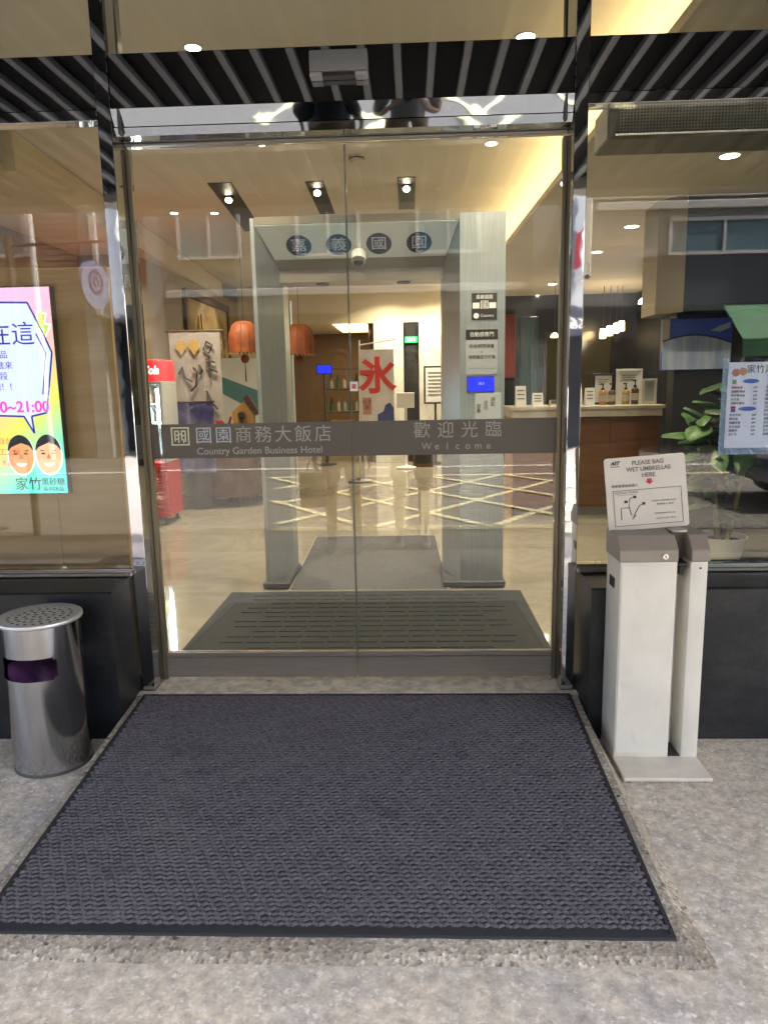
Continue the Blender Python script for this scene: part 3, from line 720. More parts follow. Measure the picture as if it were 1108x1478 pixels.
text('家竹', .062, YEL, (SX1-.175, TYS, SZ0+.040), t); text('黑砂糖', .036, YEL, (SX1-.062, TYS, SZ0+.050), t); text('系列冰品', .024, YEL, (SX1-.062, TYS, SZ0+.018), t)
SK = emat('poster_skin', (.62, .30, .13)); SK2 = emat('poster_skin_pale', (.72, .42, .25))
for cx, sk in ((.196, SK), (.070, SK2)):
    c0 = SQ(cx, .172)
    el = lambda a, b, dz=0, n=22, t0=0, t1=2*PI: [(c0[0]+a*math.cos(t0+(t1-t0)*k/n), c0[1]+dz+b*math.sin(t0+(t1-t0)*k/n)) for k in range(n)]
    pl(el(.064, .092), WH2, 'face_outline', Y1-.0010, t)
    f = pl(el(.057, .085), sk, 'face', Y1-.0020, t)
    pl([(c0[0]+.059*math.cos(R(a)), c0[1]+.012+.080*math.sin(R(a))) for a in range(5, 176, 10)]+[(c0[0]-.040, c0[1]+.038), (c0[0]+.004, c0[1]+.056), (c0[0]+.040, c0[1]+.044)], YEL, 'hair', Y1-.0030, f)
    for s_ in (-1, 1): pl([(c0[0]+s_*.023+.010*math.cos(R(a)), c0[1]+.008+.0036*math.sin(R(a))) for a in range(0, 360, 40)], YEL, 'eye', Y1-.0030, f)
    pl([(c0[0]+.024*math.cos(R(a)), c0[1]-.034+.016*math.sin(R(a))) for a in range(180, 361, 20)], WH2, 'mouth', Y1-.0030, f)
    for s_ in (-1, 1): pl([(c0[0]+s_*.012, c0[1]+.020), (c0[0]+s_*.034, c0[1]+.024), (c0[0]+s_*.034, c0[1]+.018)], YEL, 'eyebrow', Y1-.0030, f)
    pl([(c0[0]-.010, c0[1]-.016), (c0[0]+.010, c0[1]-.016), (c0[0]+.004, c0[1]+.004), (c0[0]-.004, c0[1]+.004)], TEAL2 if False else emat('poster_nose', (.45, .20, .09)), 'nose', Y1-.0030, f)

# drinks cooler
t = thing('drinks_cooler', 'red drinks cooler with glowing sign and lit glass case by the left wall', 'cooler', (-2.40, 4.2, 0))
CX0, CX1, CY0, CY1 = -2.62, -2.125, 3.95, 4.4
mb = MB()
mb.box(CX0, CX0+.03, CY0, CY1, .62, 1.37, .004); mb.box(CX1-.03, CX1, CY0, CY1, .62, 1.37, .004); mb.box(CX0+.03, CX1-.03, CY1-.04, CY1, .62, 1.37); mb.box(CX0, CX1, CY0, CY1, 1.371, 1.40, .004)
build(mb, 'case_frame', mat('case_pale', (.55, .56, .56), .35), t)
mb = MB(); mb.box(CX0+.03, CX1-.03, CY1-.05, CY1-.0405, .64, 1.36); build(mb, 'case_back', WHITE, t)
mb = MB(); mb.box(CX0, CX1, CY0, CY1, 1.401, 1.61, .03, 3); sg = build(mb, 'sign_box', mat('cooler_sign', (.6, .02, .02), .4, emit=.13, ecol=(.9, .025, .03)), t, 50)
text('Coca-Cola', .11, mat('sign_white', (.9, .9, .9), .5, emit=.16, ecol=(1, 1, 1)), (-2.315, CY0-.003, 1.505), sg, width=.36, shear=.25, bold=.004)
for z in (.82, 1.0, 1.18):
    mb = MB(); mb.box(CX0+.032, CX1-.032, CY0+.06, CY1-.052, z, z+.012); build(mb, 'shelf', WHITE, t)
    for k in range(5):
        x = CX0+.075+k*.083; cc = [(.5, .05, .03), (.55, .35, .05), (.08, .25, .08), (.6, .6, .55), (.15, .07, .03)][(k+int(z*10)) % 5]
        mb = MB(); mb.lathe([(.028, 0), (.029, .08), (.012, .12), (.012, .14)], (x, CY0+.14, z+.0125), 12); build(mb, 'bottle', mat('bottle_%d' % ((k+int(z*10)) % 5), cc, .25), t, 40)
mb = MB(); mb.cyl((CX1-.055, CY0+.03, .70), (CX1-.055, CY0+.03, 1.33), .013, n=10); build(mb, 'light_tube', mat('cooler_tube', (1, 1, 1), .3, emit=11, ecol=(.75, .92, 1)), t)
mb = MB(); mb.box(CX0+.03, CX1-.03, CY0+.004, CY0+.010, .64, 1.365); build(mb, 'glass_door', GLASS, t)
mb = MB(); mb.box(CX0+.005, CX1-.005, CY0+.02, CY1-.02, .075, .619, .006); build(mb, 'lower_cabinet', RED, t)
for k in range(9): mb = MB(); mb.box(CX0+.01, CX1-.01, CY0-.004, CY0+.019, .10+k*.056, .138+k*.056, .006); build(mb, 'rib', RED, t)
for x in (CX0+.06, CX1-.06):
    for y in (CY0+.06, CY1-.06): mb = MB(); mb.cyl((x, y, .0), (x, y, .0745), .018, n=10); build(mb, 'foot', BLACK, t)
l = lamp('cooler_lamp', 'AREA', (CX1-.05, CY0-.02, 1.0), 5, (.75, .92, 1), .3, (CX1+.3, 0, .3)); l.data.shape = 'RECTANGLE'; l.data.size = .03; l.data.size_y = .6; l.parent = t; l.matrix_parent_inverse = world_of(t).inverted()

# banner with brush writing
def cloth(x0, x1, z0, z1, y, amp=.012, n=14, skew=0.0, ydir=0.):
    mb = MB(); rows = []
    for j in range(n+1):
        v = j/n; z = z1+(z0-z1)*v
        rows.append([mb.bm.verts.new((x0+(x1-x0)*i/n+skew*v, y+ydir*i/n+amp*math.sin(i*1.1+v*2.2)*(.3+v), z)) for i in range(n+1)])
    for j in range(n):
        for i in range(n): mb.bm.faces.new((rows[j][i], rows[j][i+1], rows[j+1][i+1], rows[j+1][i]))
    bmesh.ops.solidify(mb.bm, geom=mb.bm.faces[:], thickness=.003)
    return mb
t = thing('brush_banner', 'white hanging banner with gold hearts and black brush strokes beside the cooler', 'banner', (-2.05, 4.9, 1.0))
build(cloth(-2.33, -1.78, .98, 1.93, 4.9, .008), 'cloth', CLOTHW, t, 60)
mb = MB(); mb.cyl((-2.37, 4.9, 1.937), (-1.74, 4.9, 1.937), .009, n=8); build(mb, 'top_rod', WOODD, t)
GOLD = mat('banner_gold', (.42, .29, .10), .5)
for cx in (-2.20, -2.06):
    mb = MB(); mb.cyl((cx, 4.884, 1.78), (cx, 4.880, 1.78), .062, n=20); mb.prism([(cx-.058, 4.8805, 1.76), (cx+.058, 4.8805, 1.76), (cx, 4.8805, 1.68)], (0, -.002, 0)); build(mb, 'heart_mark', GOLD, t)
mb = MB()
for st in ([(-2.24, 1.48), (-2.20, 1.56), (-2.17, 1.44), (-2.10, 1.40)], [(-2.08, 1.55), (-2.04, 1.50), (-2.06, 1.36), (-2.12, 1.30)], [(-2.02, 1.58), (-1.98, 1.52), (-2.02, 1.48)], [(-1.92, 1.82), (-1.86, 1.78), (-1.90, 1.70), (-1.96, 1.74), (-1.92, 1.82)], [(-1.94, 1.64), (-1.84, 1.60)], [(-1.94, 1.56), (-1.82, 1.50)], [(-1.90, 1.66), (-1.90, 1.44)], [(-1.95, 1.30), (-1.90, 1.18), (-1.84, 1.10)]):
    mb.tube([(x, 4.876, z) for x, z in st], .011, 6)
build(mb, 'brush_strokes', INK, t, 60)
t = thing('blue_banner', 'blue and purple printed cloth hanging below the brush banner', 'banner', (-2.0, 4.8, .3))
build(cloth(-2.28, -1.86, .42, 1.18, 4.78, .012), 'cloth', mat('blue_print', (.03, .045, .22), .8, col2=(.22, .20, .42), scale=5), t, 60)
mb = MB(); mb.cyl((-2.3, 4.78, 1.187), (-1.84, 4.78, 1.187), .008, n=8); build(mb, 'top_rod', WOODD, t)

# painting on the left wall
t = thing('wall_painting', 'large framed figure painting in gold and brown on the left wall', 'painting', (LX0+.02, 7.6, 1.5))
for (y0, y1, z0, z1) in ((6.5, 6.6, 1.45, 2.6), (8.7, 8.8, 1.45, 2.6), (6.6, 8.7, 1.45, 1.55), (6.6, 8.7, 2.5, 2.6)):
    mb = MB(); mb.box(LX0+.001, LX0+.05, y0, y1, z0, z1, .006); build(mb, 'frame_bar', WOODD, t)
mb = MB(); mb.box(LX0+.001, LX0+.02, 6.6, 8.7, 1.55, 2.5); build(mb, 'canvas', mat('painting_canvas', (.20, .12, .05), .6, col2=(.62, .45, .20), scale=2.2, emit=0), t)
mb = MB()
for k in range(9):
    y0 = 7.0+k*.17; mb.tube([(LX0+.024, y0, 1.6), (LX0+.026, y0+.1*math.sin(k*1.7), 1.95), (LX0+.024, y0+.12*math.cos(k), 2.1+.25*math.sin(k*.8+1))], [.02, .045, .012], 6)
build(mb, 'painted_figures', mat('painting_figure', (.52, .36, .18), .6, var=.5, scale=9), t, 60)
l = lamp('painting_lamp', 'SPOT', (LX0+.9, 7.6, 2.9), 30, WARM, .05, (LX0, 7.6, 1.9), R(70)); l.parent = t; l.matrix_parent_inverse = world_of(t).inverted()

# white partition with teal diagonal
t = thing('partition_wall', 'white low partition wall with a teal diagonal stripe at the back left', 'partition', (-1.95, 6.5, 0))
WPAINT = mat('partition_white', (.62, .64, .62), .7, var=.03)
mb = MB(); mb.box(LX0+.002, -1.33, 6.42, 6.52, 0, 1.70, .004); build(mb, 'panel', WPAINT, t)
mb = MB(); mb.prism([(-2.55, 6.418, 1.46), (-2.15, 6.418, 1.46), (-1.34, 6.418, 1.14), (-1.34, 6.418, .80)], (0, -.003, 0)); build(mb, 'teal_stripe', mat('teal_paint', (.07, .20, .21), .6), t)
mb = MB(); mb.box(-1.329, -1.25, 6.40, 6.54, 0, 2.4, .004); build(mb, 'end_post', mat('pale_post', (.42, .50, .52), .4), t)

# paper lanterns
def lantern(x, y, z, label, k=1.):
    t = thing('lantern', label, 'lantern', (x, y, z), 'red paper lanterns')
    LT = mat('lantern_paper', (.24, .06, .014), .6, var=.25, scale=14)
    prof = [(.02*k, .335), (.08*k, .325), (.13*k, .28), (.163*k, .20), (.17*k, .10), (.168*k, .0)]
    mb = MB(); mb.lathe(prof[::-1], (x, y, z), 24); build(mb, 'dome', LT, t, 60)
    for a in range(0, 360, 30):
        mb = MB(); mb.tube([(x+r*1.01*math.cos(R(a)), y+r*1.01*math.sin(R(a)), z+zz) for r, zz in prof], .0035, 4); build(mb, 'rib', mat('lantern_rib', (.25, .045, .015), .6), t)
    mb = MB()
    for a in range(0, 360, 15): mb.cyl((x+.165*k*math.cos(R(a)), y+.165*k*math.sin(R(a)), z-.02), (x+.165*k*math.cos(R(a)), y+.165*k*math.sin(R(a)), z), .006, n=5)
    build(mb, 'fringe', GOLD, t)
    mb = MB(); mb.lathe([(.002, -.115), (.035, -.10), (.048, -.065), (.035, -.03), (.002, -.018)], (x, y, z), 14); build(mb, 'drop_ball', LT, t, 60)
    mb = MB(); mb.cyl((x, y, z-.31), (x, y, z-.113), .008, .004, 6); build(mb, 'tassel', INK, t)
    mb = MB(); mb.cyl((x, y, z+.33), (x, y, 2.995), .003, n=5); build(mb, 'cord', INK, t)
lantern(-1.54, 5.0, 1.70, 'red paper lantern with tassel hanging left of the gate')
lantern(-1.00, 5.4, 1.69, 'red paper lantern partly hidden behind the gate pillar')

# house-shaped board, bottle shapes on a table, tub chairs, bench
t = thing('side_table', 'dark wooden side table behind the hotel name band', 'table', (-1.75, 5.65, 0))
mb = MB(); mb.box(-2.25, -1.45, 5.45, 5.85, .74, .78, .005); build(mb, 'table_top', WOODD, t)
for x in (-2.2, -1.5):
    for y in (5.5, 5.8): mb = MB(); mb.box(x-.02, x+.02, y-.02, y+.02, 0, .7395); build(mb, 'leg', WOODD, t)
t = thing('house_ornament', 'small wooden house ornament with a dark roof', 'ornament', (-1.72, 5.6, .782))
mb = MB(); mb.prism([(-1.84, 5.58, .782), (-1.60, 5.58, .782), (-1.60, 5.58, 1.06), (-1.70, 5.58, 1.18), (-1.86, 5.58, 1.04)], (0, .08, 0)); build(mb, 'house_body', mat('ornament_tan', (.42, .22, .06), .5), t)
mb = MB(); mb.prism([(-1.72, 5.56, 1.20), (-1.66, 5.56, 1.25), (-1.53, 5.56, 1.02), (-1.58, 5.56, 1.0)], (0, .12, 0)); build(mb, 'roof', WOODD, t)
mb = MB(); mb.cyl((-1.74, 5.55, .785), (-1.74, 5.55, 1.0), .012, n=8); mb.lathe([(.01, .96), (.04, .98), (.045, 1.03), (.02, 1.05)], (-1.74, 5.55, 0), 12); build(mb, 'spindle', WOODD, t)
t = thing('red_teapot', 'glossy red ceramic pot on the side table', 'pot', (-2.08, 5.6, .782))
mb = MB(); mb.lathe([(.06, 0), (.12, .05), (.13, .11), (.08, .18), (.03, .2)], (-2.08, 5.6, .782), 18); build(mb, 'pot_body', mat('pot_red', (.30, .02, .02), .2), t, 60)
mb = MB(); mb.tube([(-1.97, 5.6, .85), (-1.90, 5.6, .92), (-1.88, 5.6, .99)], .014, 8); build(mb, 'spout', mat('pot_red', (.30, .02, .02), .2), t, 60)
def tub_chair(x, y, rz, m, label, k=1.):
    t = thing('tub_chair', label, 'chair', (x, y, 0), None)
    def X(px, py, pz): c, s_ = math.cos(rz), math.sin(rz); return (x+k*(px*c-py*s_), y+k*(px*s_+py*c), k*pz)
    mb = MB(); n = 16; prev = None
    for i in range(n+1):
        a = R(-110+220*i/n)+PI/2
        hgt = .50+.28*math.cos((i/n-.5)*PI)**1.2
        ring = [mb.bm.verts.new(X(r*math.cos(a), r*math.sin(a), z)) for r, z in ((.33, .12), (.36, hgt*.6), (.35, hgt), (.31, hgt), (.30, hgt*.6), (.28, .12))]
        if prev:
            for q in range(6): mb.bm.faces.new((prev[q], prev[(q+1) % 6], ring[(q+1) % 6], ring[q]))
        else: mb.bm.faces.new(ring)
        prev = ring
    mb.bm.faces.new(prev[::-1]); build(mb, 'shell', m, t, 50)
    mb = MB(); mb.lathe([(.27, .30), (.29, .34), (.29, .42), (.25, .45)], (0, 0, 0), 20)
    for v in mb.bm.verts: v.co = Vector(X(*v.co))
    build(mb, 'seat_cushion', m, t, 50)
    for a in (45, 135, 225, 315):
        mb = MB(); mb.cyl(X(.24*math.cos(R(a)), .24*math.sin(R(a)), .299), X(.27*math.cos(R(a)), .27*math.sin(R(a)), 0), .018, .013, 8); build(mb, 'leg', WOODD, t)
LEATH = mat('brown_leather', (.075, .038, .018), .25, var=.3, scale=6)
LEAT2 = mat('tan_leather', (.22, .13, .045), .3, var=.2, scale=6)
tub_chair(-1.80, 5.25, R(160), LEATH, 'dark brown leather tub chair under the hotel name band', 1.0)
tub_chair(-1.48, 5.75, R(200), LEAT2, 'tan leather tub chair behind the dark brown one', .95)
t = thing('bench', 'dark upholstered wall bench left of the gate', 'bench', (-1.65, 6.2, 0))
mb = MB(); mb.box(-2.4, -1.32, 6.02, 6.40, .12, .40, .02, 2); build(mb, 'base', DARKG, t, 40)
mb = MB(); mb.box(-2.4, -1.32, 5.98, 6.40, .4005, .48, .02, 2); build(mb, 'seat_pad', mat('bench_pad', (.26, .21, .16), .6), t, 40)
mb = MB(); mb.box(-2.4, -1.32, 6.36, 6.41, .481, .60, .015); build(mb, 'back_pad', DARKG, t)
t = thing('waste_basket', 'dark round waste basket beside the brown tub chair', 'basket', (-2.12, 5.0, 0))
mb = MB(); mb.lathe([(.11, 0), (.14, .42), (.125, .42), (.10, .02)], (-2.10, 4.95, .001), 20, cap=False); mb.lathe([(.0, .01), (.105, .01)], (-2.10, 4.95, .001), 20, cap=False); build(mb, 'bucket', DARKG, t, 40)
mb = MB(); mb.tube([(-2.10+.142*math.cos(R(a)), 4.95+.142*math.sin(R(a)), .425) for a in range(0, 361, 15)], .008, 6); build(mb, 'rim', mat('basket_rim', (.35, .35, .33), .3, .8), t, 40)

# screen of dark slats and dining chair, by the left mullion
t = thing('slatted_screen', 'tall dark wooden slat screen standing left of the cooler', 'screen', (-2.25, 3.2, 0))
for k in range(5):
    mb = MB(); mb.box(-2.42+k*.075, -2.385+k*.075, 3.2, 3.26, .1, 2.3); build(mb, 'slat', WOODD, t)
for z in (.08, 2.3): mb = MB(); mb.box(-2.46, -2.05, 3.19, 3.27, z-.04, z+.0-.001 if z > 1 else z+.019, .003); build(mb, 'rail', WOODD, t)
for x in (-2.44, -2.07): mb = MB(); mb.box(x-.012, x+.012, 3.195, 3.265, 0, .039); build(mb, 'foot', WOODD, t)
t = thing('dining_chair', 'wooden dining chair with navy cushion seen beside the left mullion', 'chair', (-1.960, 2.3, 0))
mb = MB(); mb.box(-2.190, -1.760, 2.1, 2.52, .43, .47, .008); build(mb, 'seat', WOODR, t)
mb = MB(); mb.box(-2.170, -1.780, 2.12, 2.50, .471, .52, .02, 2); build(mb, 'cushion', mat('navy_cloth', (.018, .022, .06), .8), t)
for x in (-2.170, -1.780):
    mb = MB(); mb.box(x-.018, x+.018, 2.11, 2.146, 0, .4295); build(mb, 'leg', WOODR, t)
    mb = MB(); mb.box(x-.018, x+.018, 2.474, 2.51, 0, .95); build(mb, 'leg', WOODR, t)
for z in (.60, .74, .88): mb = MB(); mb.box(-2.151, -1.799, 2.48, 2.50, z, z+.07, .004); build(mb, 'back_slat', WOODR, t)
t = thing('navy_jacket', 'navy jacket draped over the dining chair back', 'jacket', (-1.970, 2.5, .6))
mb = MB(); mb.box(-2.180, -1.770, 2.44, 2.473, .56, 1.0, .012, 2); mb.box(-2.180, -1.770, 2.512, 2.545, .50, 1.0, .012, 2); mb.box(-2.180, -1.770, 2.445, 2.54, .965, 1.01, .012, 2)
build(mb, 'cloth', mat('navy_cloth', (.018, .022, .06), .8), t, 40)

# ================================================================== LOBBY, FAR END
t = thing('ice_flag', 'white cloth flag with red ice character and blue waves by the marble wall', 'flag', (-.19, 7.0, 0))
mb = MB(); mb.cyl((-.46, 7.02, .03), (-.43, 7.02, 1.93), .011, n=8); mb.cyl((-.44, 7.02, 1.86), (.06, 7.02, 1.93), .008, n=8); build(mb, 'pole', WHITE, t, 40)
mb = MB(); mb.lathe([(.17, 0), (.17, .02), (.05, .04), (.03, .06)], (-.46, 7.02, .0), 20); build(mb, 'base', DARKG, t, 40)
mb = cloth(-.43, .03, .78, 1.80, 7.0, .006, 12); build(mb, 'cloth', CLOTHW, t, 60)
for v in t.children[-1].data.vertices: v.co.z += (v.co.x+.20+.19)*.18 if False else 0
text('氷', .50, mat('flag_red', (.62, .05, .035), .7), (-.195, 6.985, 1.42), t, bold=.016, rot=Matrix.Rotation(PI/2, 4, 'X'))
mb = MB()
pts = [(-.20, 6.986, .79), (.022, 6.986, .79), (.022, 6.986, 1.02), (-.03, 6.986, 1.09), (-.09, 6.986, 1.06), (-.12, 6.986, .97), (-.20, 6.986, .93)]
mb.prism(pts, (0, -.003, 0)); build(mb, 'wave_print', mat('flag_blue', (.05, .08, .24), .7), t)
mb = MB(); mb.prism([(-.40, 6.986, .93), (-.28, 6.986, .93), (-.28, 6.986, 1.16), (-.40, 6.986, 1.16)], (0, -.002, 0)); build(mb, 'seal_print', mat('flag_pink', (.50, .24, .20), .7), t)
text('かき\n氷', .07, INK, (-.34, 6.982, 1.06), t)
t = thing('exit_sign', 'green lit exit sign in the dark recess between marble piers', 'sign', (.27, 9.6, 2.0))
mb = MB(); mb.box(.16, .385, 9.585, 9.6195, 2.02, 2.12, .004); build(mb, 'box', mat('exit_green', (.02, .28, .10), .5, emit=.2, ecol=(.03, .5, .18)), t)
text('出口', .075, mat('exit_white', (.8, .9, .8), .5, emit=.2, ecol=(.8, 1, .85)), (.27, 9.583, 2.07), t)
t = thing('shelf_unit', 'dark shelf unit with bottles and baskets in the far corridor', 'shelf', (-1.0, 9.9, 0))
for z in (.45, .85, 1.25, 1.6): mb = MB(); mb.box(-1.25, -.62, 9.85, 10.15, z, z+.03); build(mb, 'shelf_board', WOODD, t)
for x in (-1.27, -.618): mb = MB(); mb.box(x, x+.0195, 9.85, 10.15, 0, 1.65); build(mb, 'side_panel', WOODD, t)
i = 0
for z in (.881, 1.281):
    for x in (-1.15, -1.03, -.92, -.80, -.70):
        i += 1
        mb = MB(); mb.lathe([(.035, 0), (.036, .14), (.014, .2), (.014, .25)], (x, 10.0, z), 12)
        tag(build(mb, 'bottle', mat('shelf_bottle%d' % (i % 3), [(.25, .3, .3), (.06, .10, .05), (.4, .35, .28)][i % 3], .2), None, 40), '%s bottle, %s on the %s board of the corridor shelf' % (['grey', 'dark green', 'cream'][i % 3], ['leftmost', 'second from left', 'in the middle', 'second from right', 'rightmost'][(i-1) % 5], 'lower' if z < 1 else 'upper'), 'bottle', 'bottles on the corridor shelf')
t = thing('basket_box', 'tan woven box on the lower corridor shelf', 'box', (-.95, 10, .48))
mb = MB(); mb.box(-1.15, -.75, 9.88, 10.12, .4805, .70, .01); build(mb, 'box_body', mat('tan_weave', (.30, .17, .06), .8, var=.3, scale=30), t)
mb = MB(); mb.box(-1.16, -.74, 9.87, 10.13, .7005, .725, .005); build(mb, 'lid', mat('tan_weave2', (.22, .12, .05), .8), t)
t = thing('blue_monitor', 'small blue glowing monitor on the far left corridor wall', 'monitor', (-1.25, 9.3, 1.5))
mb = MB(); mb.box(-1.31, -1.05, 9.25, 9.29, 1.52, 1.68, .005); build(mb, 'bezel', BLACK, t)
mb = MB(); mb.box(-1.295, -1.065, 9.2485, 9.2495, 1.535, 1.665); build(mb, 'screen', mat('screen_blue', (.01, .02, .6), .3, emit=.2, ecol=(.012, .02, .95)), t)
mb = MB(); mb.cyl((-1.18, 9.27, 0.02), (-1.18, 9.27, 1.52), .02, n=10); mb.lathe([(.16, 0), (.16, .02), (.03, .03)], (-1.18, 9.27, .0), 18); build(mb, 'stand', DARKG, t, 40)
t = thing('barrier_stand', 'white pole stand with round base in front of the marble wall', 'stand', (.17, 8.6, 0))
mb = MB(); mb.lathe([(.16, 0), (.16, .02), (.03, .05), (.022, .06), (.022, .95), (.03, .96)], (.17, 8.6, 0), 20); build(mb, 'post', WHITE, t, 40)
mb = MB(); mb.box(.03, .31, 8.59, 8.61, .961, 1.20, .004); build(mb, 'sign_plate', PAPER, t)
t = thing('notice_stand', 'framed notice on a stand against the right marble pier', 'sign', (.66, 9.2, 0))
mb = MB(); mb.box(.47, .86, 9.2, 9.23, 1.0, 1.62, .004); build(mb, 'frame', BLACK, t); mb = MB(); mb.box(.50, .83, 9.197, 9.1995, 1.03, 1.59); pp = build(mb, 'sheet', PAPER, t)
for k in range(7): mb = MB(); mb.box(.54, .79-.02*(k % 3), 9.1945, 9.1965, 1.50-.06*k, 1.52-.06*k); build(mb, 'print_line', INKG, pp)
mb = MB(); mb.cyl((.66, 9.215, .02), (.66, 9.215, 1.0), .02, n=10); mb.lathe([(.17, 0), (.17, .02), (.03, .03)], (.66, 9.215, 0), 18); build(mb, 'post', BLACK, t, 40)
t = thing('low_cabinet', 'low brown and black cabinet beside the marble wall', 'cabinet', (.5, 8.9, 0))
mb = MB(); mb.box(.28, .62, 8.75, 9.05, .0, .40, .006); build(mb, 'body', WOODR, t); mb = MB(); mb.box(.31, .59, 8.743, 8.7495, .06, .30, .003); build(mb, 'door', BLACK, t)

# ================================================================== LOBBY, RIGHT SIDE
d = thing('reception_desk', 'brown wooden reception desk with pale stone top', 'desk', (1.95, 4.5, 0))
mb = MB(); mb.box(1.22, 2.70, 4.12, 4.75, 1.055, 1.09, .004); mb.box(1.24, 2.68, 4.14, 4.74, .985, 1.0545, .003); build(mb, 'counter_top', COUNTER, d)
for k in range(3): mb = MB(); mb.box(1.26+k*.4735, 1.26+k*.4735+.470, 4.20, 4.70, .09, .9845, .003); build(mb, 'front_panel', WOODR, d)
mb = MB(); mb.box(1.28, 2.66, 4.24, 4.68, 0, .0895); build(mb, 'kick_plate', BRUSHX, d)
mb = MB(); mb.box(1.243, 1.2595, 4.19, 4.71, 0, .9845); build(mb, 'side_trim', mat('desk_edge', (.34, .19, .07), .4), d)
def framed(x0, x1, z0, z1, y, fm, label, inner=PAPER):
    t = thing('photo_frame', label, 'picture frame', ((x0+x1)/2, y, z0))
    mb = MB(); w = .022
    for (a, b, c2, e) in ((x0, x1, z0, z0+w), (x0, x1, z1-w, z1), (x0, x0+w, z0+w, z1-w), (x1-w, x1, z0+w, z1-w)): mb.box(a, b, y, y+.02, c2, e, .002)
    build(mb, 'frame', fm, t)
    mb = MB(); mb.box(x0+w, x1-w, y+.008, y+.014, z0+w, z1-w); pp = build(mb, 'picture', inner, t)
    for k in range(3): mb = MB(); mb.box(x0+w+.03, x1-w-.03-.02*k, y+.006, y+.0078, z1-w-.045-.022*k, z1-w-.038-.022*k); build(mb, 'print_line', INKG, pp)
    mb = MB(); mb.prism([((x0+x1)/2-.02, y+.02, z0), ((x0+x1)/2-.02, y+.09, z0), ((x0+x1)/2-.02, y+.02, z1-.05)], (.04, 0, 0)); build(mb, 'easel_leg', fm, t)
framed(2.075, 2.285, 1.0915, 1.40, 4.42, BLACK, 'black picture frame on the reception desk behind the amber bottles')
framed(2.315, 2.575, 1.0915, 1.44, 4.46, WHITE, 'white picture frame on the reception desk behind the brown bottles')
framed(2.55, 2.69, 1.0915, 1.34, 4.36, mat('frame_pale', (.5, .5, .46), .5), 'small pale frame at the right end of the desk', mat('frame_grey_print', (.35, .36, .34), .6))
def pump(x, y, h, c, nm, label):
    t = thing('pump_bottle', label, 'bottle', (x, y, 1.0905))
    mb = MB(); mb.lathe([(.033, 0), (.036, .008), (.036, h*.62), (.026, h*.70), (.013, h*.73)], (x, y, 1.0905), 18); b_ = build(mb, 'bottle_body', mat(nm, c, .2), t, 50)
    mb = MB(); mb.lathe([(.0372, h*.18), (.0372, h*.48)], (x, y, 1.0905), 18, cap=False); build(mb, 'label', mat('bottle_label', (.45, .40, .32), .6), b_, 60)
    mb = MB(); mb.lathe([(.016, h*.735), (.016, h*.82), (.006, h*.83), (.006, h)], (x, y, 1.0905), 12); mb.box(x-.028, x+.01, y-.008, y+.008, 1.0905+h*.985, 1.0905+h+.012, .003); build(mb, 'pump', BLACK, t, 40)
pump(2.155, 4.34, .20, (.42, .20, .05), 'amber_soap', 'amber pump bottle in front of the black picture frame')
pump(2.245, 4.34, .20, (.12, .07, .08), 'plum_soap', 'dark plum pump bottle right of the amber one')
pump(2.385, 4.36, .20, (.34, .22, .06), 'honey_soap', 'honey coloured pump bottle in front of the white frame')
pump(2.475, 4.36, .23, (.06, .04, .03), 'brown_soap', 'tall dark brown pump bottle in front of the white frame')
def tent(x0, x1, h, y, label, m=PAPER, lean=.05):
    t = thing('card_stand', label, 'card', ((x0+x1)/2, y, 1.0905))
    mb = MB(); mb.prism([(x0, y, 1.0905), (x0, y+lean, 1.0905+h), (x0, y+lean+.006, 1.0905+h), (x0, y+.012, 1.0905)], (x1-x0, 0, 0)); build(mb, 'card', m, t)
    mb = MB(); mb.prism([(x0, y+.10, 1.0905), (x0, y+lean+.0065, 1.0905+h), (x0, y+lean+.0120, 1.0905+h), (x0, y+.11, 1.0905)], (x1-x0, 0, 0)); build(mb, 'card_back', m, t)
    for k in range(3): 
        z = 1.0905+h*(.75-.2*k); yy = y+lean*(.75-.2*k)-.001
        mb = MB(); mb.box(x0+.012, x1-.015, yy-.0025, yy-.001, z, z+.012); build(mb, 'print_line', INKG, t)
tent(1.30, 1.40, .20, 4.30, 'white leaning card at the far left of the desk', lean=.06); tent(1.46, 1.56, .13, 4.26, 'short white card on the left of the desk')
tent(1.62, 1.80, .06, 4.24, 'flat white card box on the desk', mat('pale_box', (.58, .56, .50), .6), .02)
tent(1.86, 1.96, .22, 4.34, 'tall white menu card beside the right mullion', lean=.08); tent(1.98, 2.07, .17, 4.30, 'white card left of the black picture frame', lean=.03)
# things on the dark back wall
def backpanel(x0, x1, z0, z1, m, label, cat='panel', y=9.598):
    t = thing('wall_panel', label, cat, ((x0+x1)/2, y, z0))
    mb = MB(); mb.box(x0, x1, y-.03, y, z0, z1, .005); build(mb, 'panel', m, t); mb = MB(); mb.box(x0+.04, x1-.04, y-.036, y-.0301, z0+.04, z1-.04); build(mb, 'inset', m, t)
backpanel(1.25, 1.75, .2, 2.4, mat('green_black', (.02, .035, .035), .3), 'dark green panel on the back wall left of the red strip')
backpanel(1.80, 2.02, 1.4, 2.45, mat('dull_red', (.16, .035, .03), .5), 'dull red hanging strip on the dark back wall')
backpanel(2.1, 2.4, .3, 2.4, mat('dark_teal', (.03, .06, .07), .3), 'narrow dark teal panel on the back wall behind the mullion')
backpanel(2.5, 3.6, 1.0, 2.15, mat('bronze_glass', (.05, .045, .03), .15), 'bronze tinted mirror on the back wall above the desk', 'mirror')
